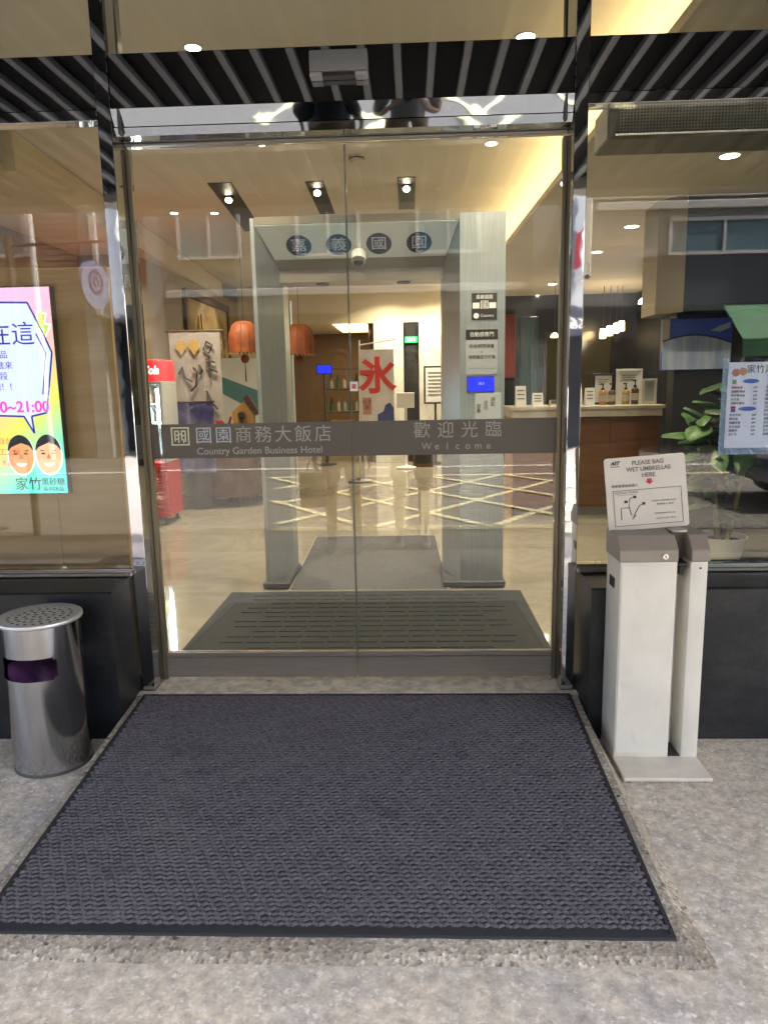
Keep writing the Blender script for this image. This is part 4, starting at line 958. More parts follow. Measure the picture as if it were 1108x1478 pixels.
for x, z, p, lb in ((3.35, 2.10, 6, 'cluster of glowing wall lamps over the desk'),):
    t = thing('wall_lamp', lb, 'lamp', (x, 8.6, z))
    for k, (dx, dz) in enumerate(((-.13, -.06), (-.03, -.02), (.07, .02), (.15, .05))):
        mb = MB(); mb.cyl((x+dx, 8.6, z+dz-.07), (x+dx, 8.6, z+dz+.07), .045, .04, 14); build(mb, 'shade', mat('lamp_glow', (1, .8, .5), .4, emit=4, ecol=(1, .72, .38)), t, 40)
        mb = MB(); mb.cyl((x+dx, 8.6, z+dz+.0705), (x+dx, 8.6, 2.749), .005, n=6); build(mb, 'cord', BLACK, t)
    l = lamp('wall_lamp_light', 'POINT', (x, 8.4, z-.1), p, WARM, .1); l.parent = t; l.matrix_parent_inverse = world_of(t).inverted()
def pendant(x, y, z, label):
    t = thing('pendant_lamp', label, 'lamp', (x, y, z), 'small pendant lamps')
    mb = MB(); mb.lathe([(.055, 0), (.05, .03), (.02, .06)], (x, y, z), 16); build(mb, 'glow', mat('lamp_glow', (1, .8, .5), .4, emit=4, ecol=(1, .72, .38)), t, 40)
    mb = MB(); mb.cyl((x, y, z+.06), (x, y, 2.749), .004, n=6); build(mb, 'cord', BLACK, t)
pendant(2.72, 5.0, 2.12, 'small pendant lamp above the white picture frame'); pendant(2.35, 7.9, 1.96, 'small pendant lamp far behind the desk')
t = thing('wall_camera', 'small white security camera under the right soffit', 'camera', (2.4, 6.0, 2.55))
mb = MB(); mb.cyl((2.45, 6.4, 2.749), (2.45, 6.4, 2.63), .03, n=12); mb.cyl((2.47, 6.45, 2.61), (2.42, 6.28, 2.58), .04, n=14); build(mb, 'camera_body', WHITE, t, 40)
mb = MB(); mb.cyl((2.4185, 6.278, 2.579), (2.417, 6.273, 2.5785), .028, n=14); build(mb, 'lens', BLACK, t)

# black feature wall, steel-edged fascia, blue picture
t = thing('feature_wall', 'black feature wall right of the reception desk with steel-edged fascia', 'wall', (3.2, 3.5, 0))
mb = MB(); mb.box(2.53, 3.99, 3.45, 3.62, 0, 2.6995, .003); build(mb, 'wall_slab', BLACK, t)
mb = MB(); mb.box(2.44, 3.99, 3.06, 3.4495, 1.86, 2.6995, .004); build(mb, 'fascia', mat('fascia_black', (.012, .016, .02), .12), t)
mb = MB(); mb.prism([(2.44-.0005, 3.06, 1.86), (2.28, 3.25, 1.86), (2.28, 3.62, 1.86), (2.4395, 3.62, 1.86)], (0, 0, .889)); build(mb, 'steel_return', mat('fascia_steel', (.34, .30, .24), .35, .7), t)
t = thing('blue_picture', 'blue picture of white drapery hanging on the black wall behind the plant', 'picture', (2.73, 3.42, 1.41))
mb = MB(); mb.box(2.40, 2.985, 3.405, 3.4485, 1.405, 1.835, .003); build(mb, 'panel', mat('picture_blue', (.03, .06, .42), .3, var=.25, scale=5), t)
mb = MB()
arc = [(2.405+.575*k/16, 3.4035, 1.62+.075*math.sin(PI*(.12+.85*k/16))) for k in range(17)]
mb.prism([(2.405, 3.4035, 1.41)]+arc+[(2.98, 3.4035, 1.41)], (0, -.002, 0)); build(mb, 'drapery', mat('picture_drape', (.26, .33, .52), .4, col2=(.45, .50, .64), scale=3, stretch=(6, 1, 1)), t)
mb = MB(); mb.tube([(a[0], 3.4005, a[2]) for a in arc], .007, 6); build(mb, 'drape_edge', INK, t)
mb = MB(); mb.prism([(2.80, 3.403, 1.73), (2.88, 3.403, 1.77), (2.97, 3.403, 1.80), (2.96, 3.403, 1.75), (2.88, 3.403, 1.72)], (0, -.001, 0)); build(mb, 'crane_print', mat('picture_pale', (.32, .36, .44), .5), t)
mb = MB(); mb.box(2.40, 2.46, 3.4025, 3.4045, 1.56, 1.83); build(mb, 'cream_strip', mat('strip_cream', (.48, .40, .30), .6), t)

# potted plant
pt = thing('potted_plant', 'tall leafy green plant in a white pot behind the right window', 'plant', (2.46, 2.25, 0))
mb = MB(); mb.lathe([(.13, 0), (.17, .18), (.185, .20), (.17, .20), (.155, .17)], (2.50, 2.25, .001), 24, cap=False); mb.lathe([(0, .005), (.13, .005)], (2.50, 2.25, .001), 24, cap=False); build(mb, 'pot', WHITE, pt, 40)
mb = MB(); mb.cyl((2.50, 2.25, .15), (2.50, 2.25, .165), .155, n=20); build(mb, 'soil', mat('soil', (.05, .03, .02), .9, bump=.5), pt)
STEMM = mat('stem', (.16, .15, .07), .7, var=.2)
LEAFS = [mat('leaf_%d' % k, c, .45, var=.25, scale=9) for k, c in enumerate([(.030, .085, .022), (.05, .12, .03), (.022, .06, .02)])]
stems = [[(2.47, 2.22, .16), (2.42, 2.20, .5), (2.36, 2.18, .85), (2.30, 2.15, 1.10)], [(2.52, 2.26, .16), (2.53, 2.27, .55), (2.49, 2.26, .95), (2.50, 2.24, 1.28)], [(2.53, 2.22, .16), (2.60, 2.20, .6), (2.66, 2.2, 1.0), (2.70, 2.18, 1.35)], [(2.5, 2.28, .16), (2.45, 2.3, .5), (2.44, 2.33, .8), (2.40, 2.35, 1.02)]]
for s_ in stems: mb = MB(); mb.tube(s_, [.02, .017, .013, .008], 8); build(mb, 'stem', STEMM, pt, 60)
def leaf_mesh(L_, W_, m):
    mb = MB(); rows = []; n = 6
    for i in range(n+1):
        u = i/n; w = W_*math.sin(PI*min(1, u*.95+.03))**.8*(1-.25*u); x = L_*u; z = -.35*L_*u*u
        rows.append([mb.bm.verts.new((x, -w, z-.12*w)), mb.bm.verts.new((x, 0, z+.015)), mb.bm.verts.new((x, w, z-.12*w))])
    for a, b in zip(rows, rows[1:]):
        for q in (0, 1): mb.bm.faces.new((a[q], a[q+1], b[q+1], b[q]))
    return mb.mesh('leaf', m, 80)
LM = [leaf_mesh(.17, .052, LEAFS[0]), leaf_mesh(.20, .064, LEAFS[1]), leaf_mesh(.14, .044, LEAFS[2])]
rnd = random.Random(11)
for si, s_ in enumerate(stems):
    for k in range(36):
        f = rnd.uniform(.4, 1.0) if k > 5 else rnd.uniform(.1, .5)
        q = f*3; i = min(2, int(q)); p = Vector(s_[i]).lerp(Vector(s_[i+1]), q-i)
        o = link('leaf', LM[rnd.randrange(3)], pt); o.location = p
        o.rotation_euler = (rnd.uniform(-.4, .4), rnd.uniform(-.9, .35), rnd.uniform(0, 2*PI) if k % 3 else rnd.uniform(2.4, 4.2)); sc = rnd.uniform(.9, 1.6); o.scale = (sc,)*3
        o.matrix_parent_inverse = world_of(pt).inverted()

# menu in a plastic sleeve on the right window
t = thing('menu_sheet', 'white printed menu sheet in a clear sleeve taped on the right window', 'menu', (1.68, .02, 1.02))
mb = MB(); mb.box(1.548, 1.86, .0205, .0225, 1.045, 1.392); pg = build(mb, 'menu_page', mat('menu_paper', (.66, .66, .74), .7), t)
mb = MB()
SLV = glass_mat('clear_sleeve', (.86, .92, .98), 1.6)
NXS, NZS = 16, 18; gr = []
rs = random.Random(4)
for j in range(NZS+1):
    gr.append([mb.bm.verts.new((1.527+.36*i/NXS, .0165+(rs.uniform(-.0035, .001) if j > NZS-4 else rs.uniform(-.0008, .0008)), 1.02+.388*j/NZS)) for i in range(NXS+1)])
for j in range(NZS):
    for i in range(NXS): mb.bm.faces.new((gr[j][i], gr[j][i+1], gr[j+1][i+1], gr[j+1][i]))
build(mb, 'sleeve', SLV, t, 30)
mb = MB()
for (a, b, c2, e) in ((1.525, 1.547, 1.018, 1.410), (1.548, 1.886, 1.018, 1.0445)): mb.box(a, b, .0205, .0218, c2, e)
build(mb, 'sleeve_margin', film_mat('sleeve_blue', (.36, .46, .60), .4, .2), t)
MY = .0195
text('家竹黑砂糖', .036, INK, (1.71, MY, 1.362), pg)
for k, cx in enumerate((1.578, 1.606)):
    mb = MB(); mb.cyl((cx, .0203, 1.355-.004*(1-k)), (cx, .0193, 1.355-.004*(1-k)), .016, n=18); build(mb, 'face_mark', mat('menu_face%d' % k, [(.45, .16, .12), (.50, .27, .13)][k], .6), pg)
mb = MB(); mb.box(1.566, 1.582, .0193, .0203, 1.305, 1.322); build(mb, 'herb_mark', mat('menu_green', (.12, .30, .14), .6), pg)
for (cx, z, w) in ((1.640, 1.316, .032), (1.632, 1.205, .036)):
    mb = MB(); mb.prism([(cx+w*math.cos(R(a)), .0203, z+.009*math.sin(R(a))) for a in range(0, 360, 20)], (0, -.001, 0)); build(mb, 'heading_oval', BLUEINK, pg)
mb = MB(); mb.box(1.565, 1.585, .0193, .0203, 1.206, 1.216); build(mb, 'cup_mark', REDINK, pg); mb = MB(); mb.box(1.566, 1.584, .0193, .0203, 1.192, 1.2055); build(mb, 'cup_mark', BLUEINK, pg)
rs = random.Random(9)
items = ['黑糖剉冰', '黑糖粉條冰', '檸檬愛玉冰', '仙草凍', '芋圓牛奶冰', '紅豆牛奶', '綠豆湯', '黑糖珍珠', '花生豆花', '招牌冰', '杏仁茶', '黑糖鮮奶']
z = 1.293; k = 0
for col, x in ((0, 1.562), (1, 1.70)):
    z = 1.290
    for r_ in range(13):
        if 5 <= r_ <= 6 and col == 0: z -= .0158; continue
        text(items[k % len(items)], .0115, REDINK if k in (0, 13) else INKG, (x, MY, z), pg, align='LEFT'); 
        text('$%d' % (35+5*(k % 6)), .010, INKG, (x+.098, MY, z), pg)
        k += 1; z -= .0158

# ================================================================== ASH BIN
BX, BY, BR = -1.176, -.395, .143
t = thing('ash_bin', 'round stainless steel litter bin with perforated ash lid beside the left plinth', 'bin', (BX, BY, FZ))
mb = MB(); n = 72; zs = [FZ+.004, FZ+.05, FZ+.2, FZ+.33, FZ+.385, FZ+.395, FZ+.405, FZ+.462, FZ+.472, FZ+.482, FZ+.56, FZ+.585]
rings = []
for z in zs:
    dent = .004*math.exp(-((z-FZ-.13)/.04)**2)
    rings.append([mb.bm.verts.new((BX+(BR-(dent*math.exp(-((a-22)/3.)**2) if True else 0))*math.cos(2*PI*a/n-PI), BY+(BR)*math.sin(2*PI*a/n-PI), z)) for a in range(n)])
lo, hi = 4, 27     # opening in the front-left
for j in range(len(zs)-1):
    for a in range(n):
        inset = 0 if 5 <= j <= 6 else (1 if j in (4, 7) else 99)
        if j in (4, 5, 6, 7, 8) and inset < 99 or (j == 8 and False):
            if lo+inset <= a < hi-inset: continue
        mb.bm.faces.new((rings[j][a], rings[j][(a+1) % n], rings[j+1][(a+1) % n], rings[j+1][a]))
build(mb, 'body', CANM, t, 40)
mb = MB(); mb.lathe([(BR-.010, .02), (BR-.010, .34)], (BX, BY, FZ), 48, cap=False); build(mb, 'inner_liner', mat('liner', (.05, .045, .05), .5), t, 40)
mb = MB(); 
PURP = mat('purple_bag', (.10, .035, .12), .35, var=.3, scale=12)
for k, (r_, z, w) in enumerate(((BR-.013, .33, 0), (BR-.014, .390, .018), (BR-.03, .375, .025), (BR-.05, .32, .02), (.02, .28, .0))):
    ring = [mb.bm.verts.new((BX+r_*math.cos(2*PI*a/40), BY+r_*math.sin(2*PI*a/40), FZ+z+w*.7*math.sin(a*.9+k)+(.035*math.sin(2*PI*a/40*1-.6) if k < 4 else 0))) for a in range(40)]
    if k: 
        for a in range(40): mb.bm.faces.new((pr_[a], pr_[(a+1) % 40], ring[(a+1) % 40], ring[a]))
    pr_ = ring
build(mb, 'bin_bag', PURP, t, 60)
# rolled lip round the opening is the body's own edge; lid: plate with real holes
LZ = FZ+.600
mb = MB(); bm = mb.bm; edges = []
def ringe(cx, cy, r, n, z):
    vs = [bm.verts.new((cx+r*math.cos(2*PI*k/n), cy+r*math.sin(2*PI*k/n), z)) for k in range(n)]
    return [bm.edges.new((vs[k], vs[(k+1) % n])) for k in range(n)]
edges += ringe(BX, BY, BR+.001, 64, LZ)
for rr, cnt, ph in ((.022, 5, .2), (.052, 11, .1), (.083, 18, .3), (.112, 24, .0)):
    for k in range(cnt):
        a = 2*PI*k/cnt+ph
        edges += ringe(BX+rr*math.cos(a), BY+rr*math.sin(a), .0068, 10, LZ)
bmesh.ops.triangle_fill(bm, use_beauty=True, edges=edges)
LIDM = mat('lid_steel', (.78, .78, .78), .48, .85, bump=.03, bscale=8)
ld = build(mb, 'ash_lid', LIDM, t)
mb = MB(); mb.lathe([(BR+.001, .585), (BR+.008, .586), (BR+.011, .592), (BR+.010, .601), (BR+.004, .605), (BR-.003, .602)], (BX, BY, FZ), 64, cap=False); build(mb, 'lid_rim', LIDM, ld, 60)
mb = MB(); mb.lathe([(0, .575), (BR-.004, .575)], (BX, BY, FZ), 48, cap=False); build(mb, 'ash_tray', mat('ash_black', (.02, .02, .02), .8), t)
mb = MB(); mb.lathe([(BR-.004, .0), (BR+.002, .0), (BR+.002, .012), (BR-.002, .014)], (BX, BY, FZ+.0005), 64, cap=False); build(mb, 'base_ring', mat('base_rubber', (.10, .10, .10), .6), t, 40)

# ================================================================== UMBRELLA BAGGER
u = thing('umbrella_bagger', 'white umbrella bagging machine with tilted instruction sign beside the doors', 'machine', (1.18, -.4, FZ))
UB0, UB1 = FZ+.022, .672
UF, UBK = -.412, -.228
mb = MB(); mb.box(1.018, 1.338, -.562, UBK, FZ+.006, FZ+.0215, .003); build(mb, 'base_plate', mat('base_cream', (.70, .64, .53), .5, var=.15, scale=7), u)
mb = MB()
for x in (1.04, 1.315):
    for y in (-.54, -.25): mb.cyl((x, y, FZ), (x, y, FZ+.0058), .014, n=10)
build(mb, 'rubber_feet', BLACK, u)
def bodyblock(x0, x1, nm):
    mb = MB(); mb.box(x0, x1, UF, UBK, UB0, UB1, .004, 2); return build(mb, nm, WHITEP, u, 40)
bodyblock(1.020, 1.226, 'main_body'); bodyblock(1.274, 1.336, 'side_body')
mb = MB(); mb.box(1.2265, 1.2735, -.30, UBK, UB0, UB1-.01); build(mb, 'slot_back', WHITEP, u)
mb = MB(); mb.box(1.2265, 1.2735, UF+.01, -.3005, UB0, UB0+.004); build(mb, 'slot_floor', DARKG, u)
def head(x0, x1, nm):
    mb = MB(); mb.prism([(x0, y, z) for y, z in ((UF-.006, UB1+.0005), (UF-.006, .715), (UF+.045, .765), (UBK, .770), (UBK, UB1+.0005))], (x1-x0, 0, 0))
    bmesh.ops.bevel(mb.bm, geom=mb.bm.edges[:], offset=.003, segments=1, affect='EDGES'); return build(mb, nm, GREYP, u)
h1 = head(1.014, 1.2262, 'head_cover'); head(1.2742, 1.342, 'head_cover')
mb = MB(); mb.box(1.2265, 1.2738, -.33, UBK, .62, .7675); build(mb, 'feed_block', mat('feed_dark', (.10, .09, .085), .4, .3), u)
mb = MB(); mb.cyl((1.25, -.33, .7725), (1.25, -.33, .778), .034, n=20); build(mb, 'feed_ring', mat('ring_steel', (.4, .38, .36), .3, .9), u, 40)
mb = MB(); mb.box(1.228, 1.262, -.41, -.3305, .655, .668, .002); mb.box(1.236, 1.25, -.405, -.331, .62, .6545, .002); build(mb, 'feed_hook', BLACK, u)
mb = MB(); mb.cyl((1.178, UF-.0065, .695), (1.178, UF-.013, .695), .0105, n=16); lk = build(mb, 'key_lock', mat('lock_chrome', (.6, .6, .6), .2, 1), u, 40)
mb = MB(); mb.box(1.1765, 1.1795, UF-.0145, UF-.0132, .690, .700); build(mb, 'key_slot', BLACK, lk)
for z in (.10, .52):
    mb = MB(); mb.cyl((1.030, UF-.0005, z), (1.030, UF-.0025, z), .004, n=10); build(mb, 'screw', DARKG, u)
mb = MB(); mb.box(1.0255, 1.2205, UF-.0030, UF-.0004, UB0+.02, UB1-.012, .001); build(mb, 'front_panel', WHITEP, u)
mb = MB(); mb.box(1.0175, 1.0198, -.345, -.28, .555, .595); build(mb, 'hand_hole', BLACK, u)
mb = MB(); mb.cyl((1.308, UF-.0005, .648), (1.308, UF-.003, .648), .004, n=10); build(mb, 'screw', DARKG, u)
# tilted sign board
SGX = Matrix.Translation((1.159, -.285, .772)) @ Matrix.Rotation(R(-4.0), 4, 'Y') @ Matrix.Rotation(R(-8), 4, 'X')
mb = MB(); n = 6; rc = .012; w2, hh = .151, .277; pts = []
for cx, cz, a0 in ((w2-rc, rc, -90), (w2-rc, hh-rc, 0), (-w2+rc, hh-rc, 90), (-w2+rc, rc, 180)):
    for k in range(n+1): a = R(a0+90*k/n); pts.append((cx+rc*math.cos(a), 0, cz+rc*math.sin(a)))
mb.prism(pts, (0, .006, 0)); mb._xf(mb.bm.verts[:], SGX); sg = build(mb, 'sign_board', mat('sign_cream', (.66, .62, .56), .5, var=.04), u)
SR = SGX @ Matrix.Rotation(PI/2, 4, 'X')
def stx(body, size, m, x, z, **k):
    align = k.get('align', 'CENTER'); me = text_me(body, size, m, k.get('width'), align, k.get('bold', 0), .0004, k.get('shear', 0.))
    me.transform(SGX @ Matrix.Translation((x, -.0007, z)) @ Matrix.Rotation(PI/2, 4, 'X')); return link('lettering', me, sg)
def sbox(x0, x1, z0, z1, m, nm):
    mb = MB(); mb.box(x0, x1, -.0012, -.0002, z0, z1); mb._xf(mb.bm.verts[:], SGX); return build(mb, nm, m, sg)
stx('PLEASE BAG', .023, INKG, .012, .252, width=.118, bold=.0006); stx('WET UMBRELLAS', .023, INKG, .012, .228, width=.166, bold=.0006); stx('HERE', .023, INKG, .012, .204, width=.05, bold=.0006)
stx('AST', .018, INK, -.112, .256, shear=.4, bold=.001); sbox(-.130, -.094, .242, .245, INKG, 'logo_rule')
mb = MB(); mb.prism([(.004, -.0012, .190), (.022, -.0012, .190), (.022, -.0012, .180), (.029, -.0012, .180), (.013, -.0012, .168), (-.003, -.0012, .180), (.004, -.0012, .180)], (0, .001, 0)); mb._xf(mb.bm.verts[:], SGX); build(mb, 'red_arrow', mat('arrow_red', (.50, .03, .06), .5), sg)
stx('雨傘套袋由此插入', .0125, INK, -.08, .168)
for (a, b, c2, e) in ((-.126, .130, .150, .1525), (-.126, .130, .0155, .018), (-.126, -.1235, .018, .150), (.1275, .130, .018, .150)): sbox(a, b, c2, e, INKG, 'box_rule')
stx('INSTRUCTIONS', .0125, INKG, -.076, .142); sbox(-.115, -.037, .1335, .1345, INKG, 'underline')
stx('1.Insert umbrella gently', .0095, INKG, .062, .104); stx('輕 輕 插 入 雨 傘', .0085, INKG, .066, .090)
stx('2.Pull forward to use', .0095, INKG, .062, .056); stx('往 前 拉 出 即 可 使 用', .0075, INKG, .066, .036)
mb = MB()
for st in ([(-.062, .055), (-.070, .09), (-.066, .118), (-.055, .122)], [(-.055, .05), (-.040, .075), (-.028, .092), (-.018, .092)], [(-.100, .04), (-.100, .085), (-.07, .085)], [(-.06, .04), (-.045, .055)]):
    mb.tube([(x, -.001, z) for x, z in st], .0013, 4)
for x, z in ((-.046, .124), (-.014, .097), (-.08, .108)): mb.box(x-.006, x+.006, -.0012, -.0002, z-.005, z+.005)
mb._xf(mb.bm.verts[:], SGX); build(mb, 'umbrella_drawing', INK, sg)

# ================================================================== ACROSS THE STREET (seen mirrored in the glass and steel)
OY = -13.2
FAC1 = mat('facade_siding', (.11, .085, .075), .7, var=.1, scale=3); FAC2 = mat('facade_tile', (.13, .125, .12), .7, var=.08, scale=2); FAC3 = mat('facade_grey', (.22, .235, .245), .7, var=.1)
WING = mat('far_window', (.10, .17, .21), .12); WFR = mat('far_frame', (.42, .42, .42), .5); SHOPD = mat('shop_dark', (.02, .025, .035), .3)
def far_building(x0, x1, h, m, label, wins, slats=False, shop=True, bars=()):
    b = thing('building', label, 'building', ((x0+x1)/2, OY-1.5, -.2), 'buildings across the street')
    mb = MB(); mb.box(x0, x1, OY-4, OY, 2.9, h); w_ = build(mb, 'wall', m, b)
    mb = MB(); mb.box(x0, x1, OY-4, OY-1.2, -.2, 2.9); build(mb, 'shop_back', SHOPD, b)
    for x in (x0, x1-.35): mb = MB(); mb.box(x+.001, x+.349, OY-1.0, OY-.02, -.2, 2.8995); build(mb, 'column', m, b)
    if slats:
        z = 3.0
        while z < h-.2: mb = MB(); mb.box(x0+.02, x1-.02, OY+.001, OY+.03, z, z+.10); build(mb, 'siding_board', m, w_); z += .125
    for (a, c2, z0, z1) in wins:
        mb = MB(); y = OY+.032 if slats else OY
        for (p, q, r_, s_) in ((a, c2, z0, z0+.07), (a, c2, z1-.07, z1), (a, a+.07, z0+.07, z1-.07), (c2-.07, c2, z0+.07, z1-.07), ((a+c2)/2-.03, (a+c2)/2+.03, z0+.07, z1-.07)): mb.box(p, q, y+.001, y+.06, r_, s_)
        f = build(mb, 'window', WFR, b)
        for (p, q) in ((a+.07, (a+c2)/2-.03), ((a+c2)/2+.03, c2-.07)): mb = MB(); mb.box(p, q, y+.01, y+.03, z0+.07, z1-.07); build(mb, 'pane', WING, f)
    for (a, c2, z0, z1) in bars: mb = MB(); mb.box(a, c2, OY+.001, OY+.10, z0, z1, .01); build(mb, 'band', WFR, b)
    return b
b1 = far_building(-15, -6.9, 9.5, FAC1, 'brown boarded house with pale windows across the street on the left', [(-9.6, -8.0, 4.2, 5.25), (-12.6, -11, 4.2, 5.25), (-9.6, -8.0, 6.4, 7.6)], True)
for x in (-7.85,): mb = MB(); mb.cyl((x, OY+.16, -.2), (x, OY+.16, 9.3), .07, n=10); build(mb, 'downpipe', WFR, b1, 40)
b2 = far_building(-6.89, -5.2, 9.0, FAC3, 'narrow grey house across the street', [(-6.2, -5.5, 6.4, 7.4)], False)
for x in (-6.6, -5.9): mb = MB(); mb.box(x, x+.12, OY+.001, OY+.12, 2.95, 9.0); build(mb, 'pilaster', WFR, b2)
b3 = far_building(-5.19, 2.9, 10.0, FAC2, 'cream tiled house with several windows across the street', [(-4.8, -3.4, 4.1, 5.1), (-2.2, -.8, 4.1, 5.1), (.4, 1.8, 4.1, 5.1), (-4.8, -3.4, 6.5, 7.6), (-2.2, -.8, 6.5, 7.6), (.4, 1.8, 6.5, 7.6)], False, bars=((-5.1, 2.8, 3.3, 3.45), (-5.1, 2.8, 5.6, 5.75)))
b4 = far_building(2.91, 11, 9.5, FAC3, 'grey house with white bands and dark windows across the street on the right', [(5.7, 8.0, 3.9, 4.65), (8.6, 10.4, 3.9, 4.65), (5.7, 8.0, 6.6, 7.6)], False, bars=((4.2, 10.9, 4.82, 4.98), (4.2, 10.9, 5.05, 5.12), (4.2, 10.9, 5.18, 5.34)))
mb = MB(); mb.box(5.2, 10.8, OY+.001, OY+.07, 2.92, 3.88); build(mb, 'dark_fascia', mat('far_dark_fascia', (.03, .035, .05), .3), b4)
t = thing('green_awning', 'green shop awning across the street on the right', 'awning', (8.6, OY+.6, 2.2))
mb = MB(); mb.prism([(6.9, OY+.02, 2.88), (6.9, OY+1.1, 2.1), (6.9, OY+1.1, 1.75), (6.9, OY+1.08, 1.75), (6.9, OY+1.08, 2.08), (6.9, OY+.02, 2.84)], (3.4, 0, 0)); build(mb, 'canopy', mat('awning_green', (.02, .10, .04), .7, var=.3, scale=3), t)
for x in (6.95, 10.25): mb = MB(); mb.cyl((x, OY+1.05, -.21), (x, OY+1.05, 2.07), .025, n=8); build(mb, 'pole', WFR, t)
# vertical shop sign
t = thing('blade_sign', 'white and red vertical shop sign across the street', 'sign', (3.6, -9, 3.0))
t.location = (4.0, OY+.6, 3.2)
mb = MB(); mb.box(3.75, 3.9, OY+.02, OY+.9, 3.4, 5.2, .02); build(mb, 'sign_box', WHITE, t); mb = MB(); mb.box(3.905, 3.915, OY+.12, OY+.8, 3.6, 4.4); build(mb, 'red_print', REDINK, t); mb = MB(); mb.box(3.735, 3.745, OY+.12, OY+.8, 3.6, 4.4); build(mb, 'red_print', REDINK, t)
t = thing('number_sign', 'dark shop board with white numbers 562 across the street', 'sign', (3.6, OY+.05, 2.2))
mb = MB(); mb.box(3.0, 5.1, OY-.02+.025, OY+.06, 2.25, 2.88, .01); build(mb, 'board', mat('far_dark_fascia', (.03, .035, .05), .3), t)
text('562', .34, WHITE, (3.75, OY+.064, 2.56), t, rot=Matrix.Rotation(PI, 4, 'Z') @ Matrix.Rotation(PI/2, 4, 'X'), ext=.003)
# round hanging sign at the arcade edge, left
t = thing('round_sign', 'round pale hanging sign with a violet emblem reflected in the left window', 'sign', (-3.0, -4.6, 2.1))
RXC, RYC, RZC = -2.93, -4.45, 2.38
mb = MB(); dv = Vector((.98, .2, 0)); mb.cyl(Vector((RXC, RYC, RZC))-dv*.02, Vector((RXC, RYC, RZC))+dv*.02, .235, n=36); build(mb, 'disc', mat('sign_pale_blue', (.20, .23, .38), .5), t, 40)
for r0, r1, cc in ((.085, .12, (.10, .04, .16)), (.03, .055, (.10, .04, .16))):
    mb = MB(); c0 = Vector((RXC, RYC, RZC+.03))+dv*.021; q = dv.to_track_quat('Z', 'Y'); nn = 32
    ro = [mb.bm.verts.new(c0+q @ Vector((r1*math.cos(2*PI*k/nn), r1*math.sin(2*PI*k/nn), .003))) for k in range(nn)]; ri = [mb.bm.verts.new(c0+q @ Vector((r0*math.cos(2*PI*k/nn), r0*math.sin(2*PI*k/nn), .003))) for k in range(nn)]
    for k in range(nn): mb.bm.faces.new((ro[k], ro[(k+1) % nn], ri[(k+1) % nn], ri[k]))
    build(mb, 'emblem_ring', mat('sign_violet', cc, .5), t)
mb = MB(); mb.cyl((RXC, RYC, RZC+.235), (RXC, RYC, RZC+.42), .012, n=8); mb.cyl((RXC-.9, RYC-.1, RZC+.42), (RXC+.15, RYC, RZC+.42), .016, n=8); mb.cyl((RXC-.9, RYC-.1, -.21), (RXC-.9, RYC-.1, RZC+.5), .04, n=12); build(mb, 'post', DARKG, t, 40)

# parked car, side on
def car(x0, y0, label, paint):
    c_ = thing('parked_car', label, 'car', (x0+2.1, y0+.85, -.205)); Z0 = -.205
    prof = [(0, .32), (.02, .62), (.25, .80), (1.05, .90), (1.55, 1.38), (2.9, 1.42), (3.55, .98), (4.1, .92), (4.2, .60), (4.2, .32)]
    def sec(y, k, dz=0): return [(x0+x, y, Z0+(z if z < .92 else .92+(z-.92)*k)+dz) for x, z in prof]
    mb = MB(); ys = [(y0+.02, .97), (y0, 1), (y0+1.7, 1), (y0+1.68, .97)]
    rings = [[mb.bm.verts.new(p) for p in sec(y, k)] for y, k in ((y0, 1), (y0+1.7, 1))]
    mb.bm.faces.new(rings[0]); mb.bm.faces.new(rings[1][::-1]); n = len(prof)
    for i in range(n): mb.bm.faces.new((rings[0][i], rings[0][(i+1) % n], rings[1][(i+1) % n], rings[1][i]))
    for v in mb.bm.verts:
        h_ = v.co.z-Z0
        if h_ > 1.0: v.co.y += (.17 if v.co.y < y0+.8 else -.17)
    bmesh.ops.bevel(mb.bm, geom=mb.bm.edges[:], offset=.04, segments=2, affect='EDGES')
    build(mb, 'body', paint, c_, 35)
    for s_, yy in ((1, y0+1.7), (-1, y0)):
        for pts in ([(1.30, .95), (1.62, 1.30), (2.18, 1.33), (2.18, .96)], [(2.24, .96), (2.24, 1.33), (2.84, 1.33), (3.30, .99)]):
            mb = MB(); q = []
            for x, z in pts: inw = max(0, (z-.92)/.5)*.17; q.append((x0+x, yy-s_*(inw-.012), Z0+z))
            mb.prism(q, (0, -s_*.02, 0)); build(mb, 'side_window', SHOPD, c_)
        for x in (.8, 3.4):
            mb = MB(); mb.cyl((x0+x, yy+s_*.012, Z0+.31), (x0+x, yy-s_*.2, Z0+.31), .31, n=28); w_ = build(mb, 'wheel', BLACK, c_, 40)
            mb = MB(); mb.cyl((x0+x, yy+s_*.013, Z0+.31), (x0+x, yy+s_*.022, Z0+.31), .19, n=24); build(mb, 'rim', WFR, w_, 40)
        mb = MB(); mb.box(x0-.012 if True else 0, x0+.03, yy-s_*.35-.12, yy-s_*.35+.12, Z0+.60, Z0+.72, .01); build(mb, 'headlight', WHITE, c_)
        mb = MB(); mb.box(x0+4.16, x0+4.212, yy-s_*.3-.12, yy-s_*.3+.12, Z0+.64, Z0+.78, .01); build(mb, 'taillight', REDINK, c_)
    mb = MB(); mb.prism([(x0+1.14, y0+.14, Z0+.965), (x0+1.14, y0+1.56, Z0+.965), (x0+1.52, y0+1.46, Z0+1.345), (x0+1.52, y0+.24, Z0+1.345)], (-.02, 0, .016)); build(mb, 'windscreen', SHOPD, c_)
car(4.35, -6.9, 'dark blue parked car reflected in the right window', mat('car_paint_blue', (.035, .06, .12), .25, .3, coat=.5))

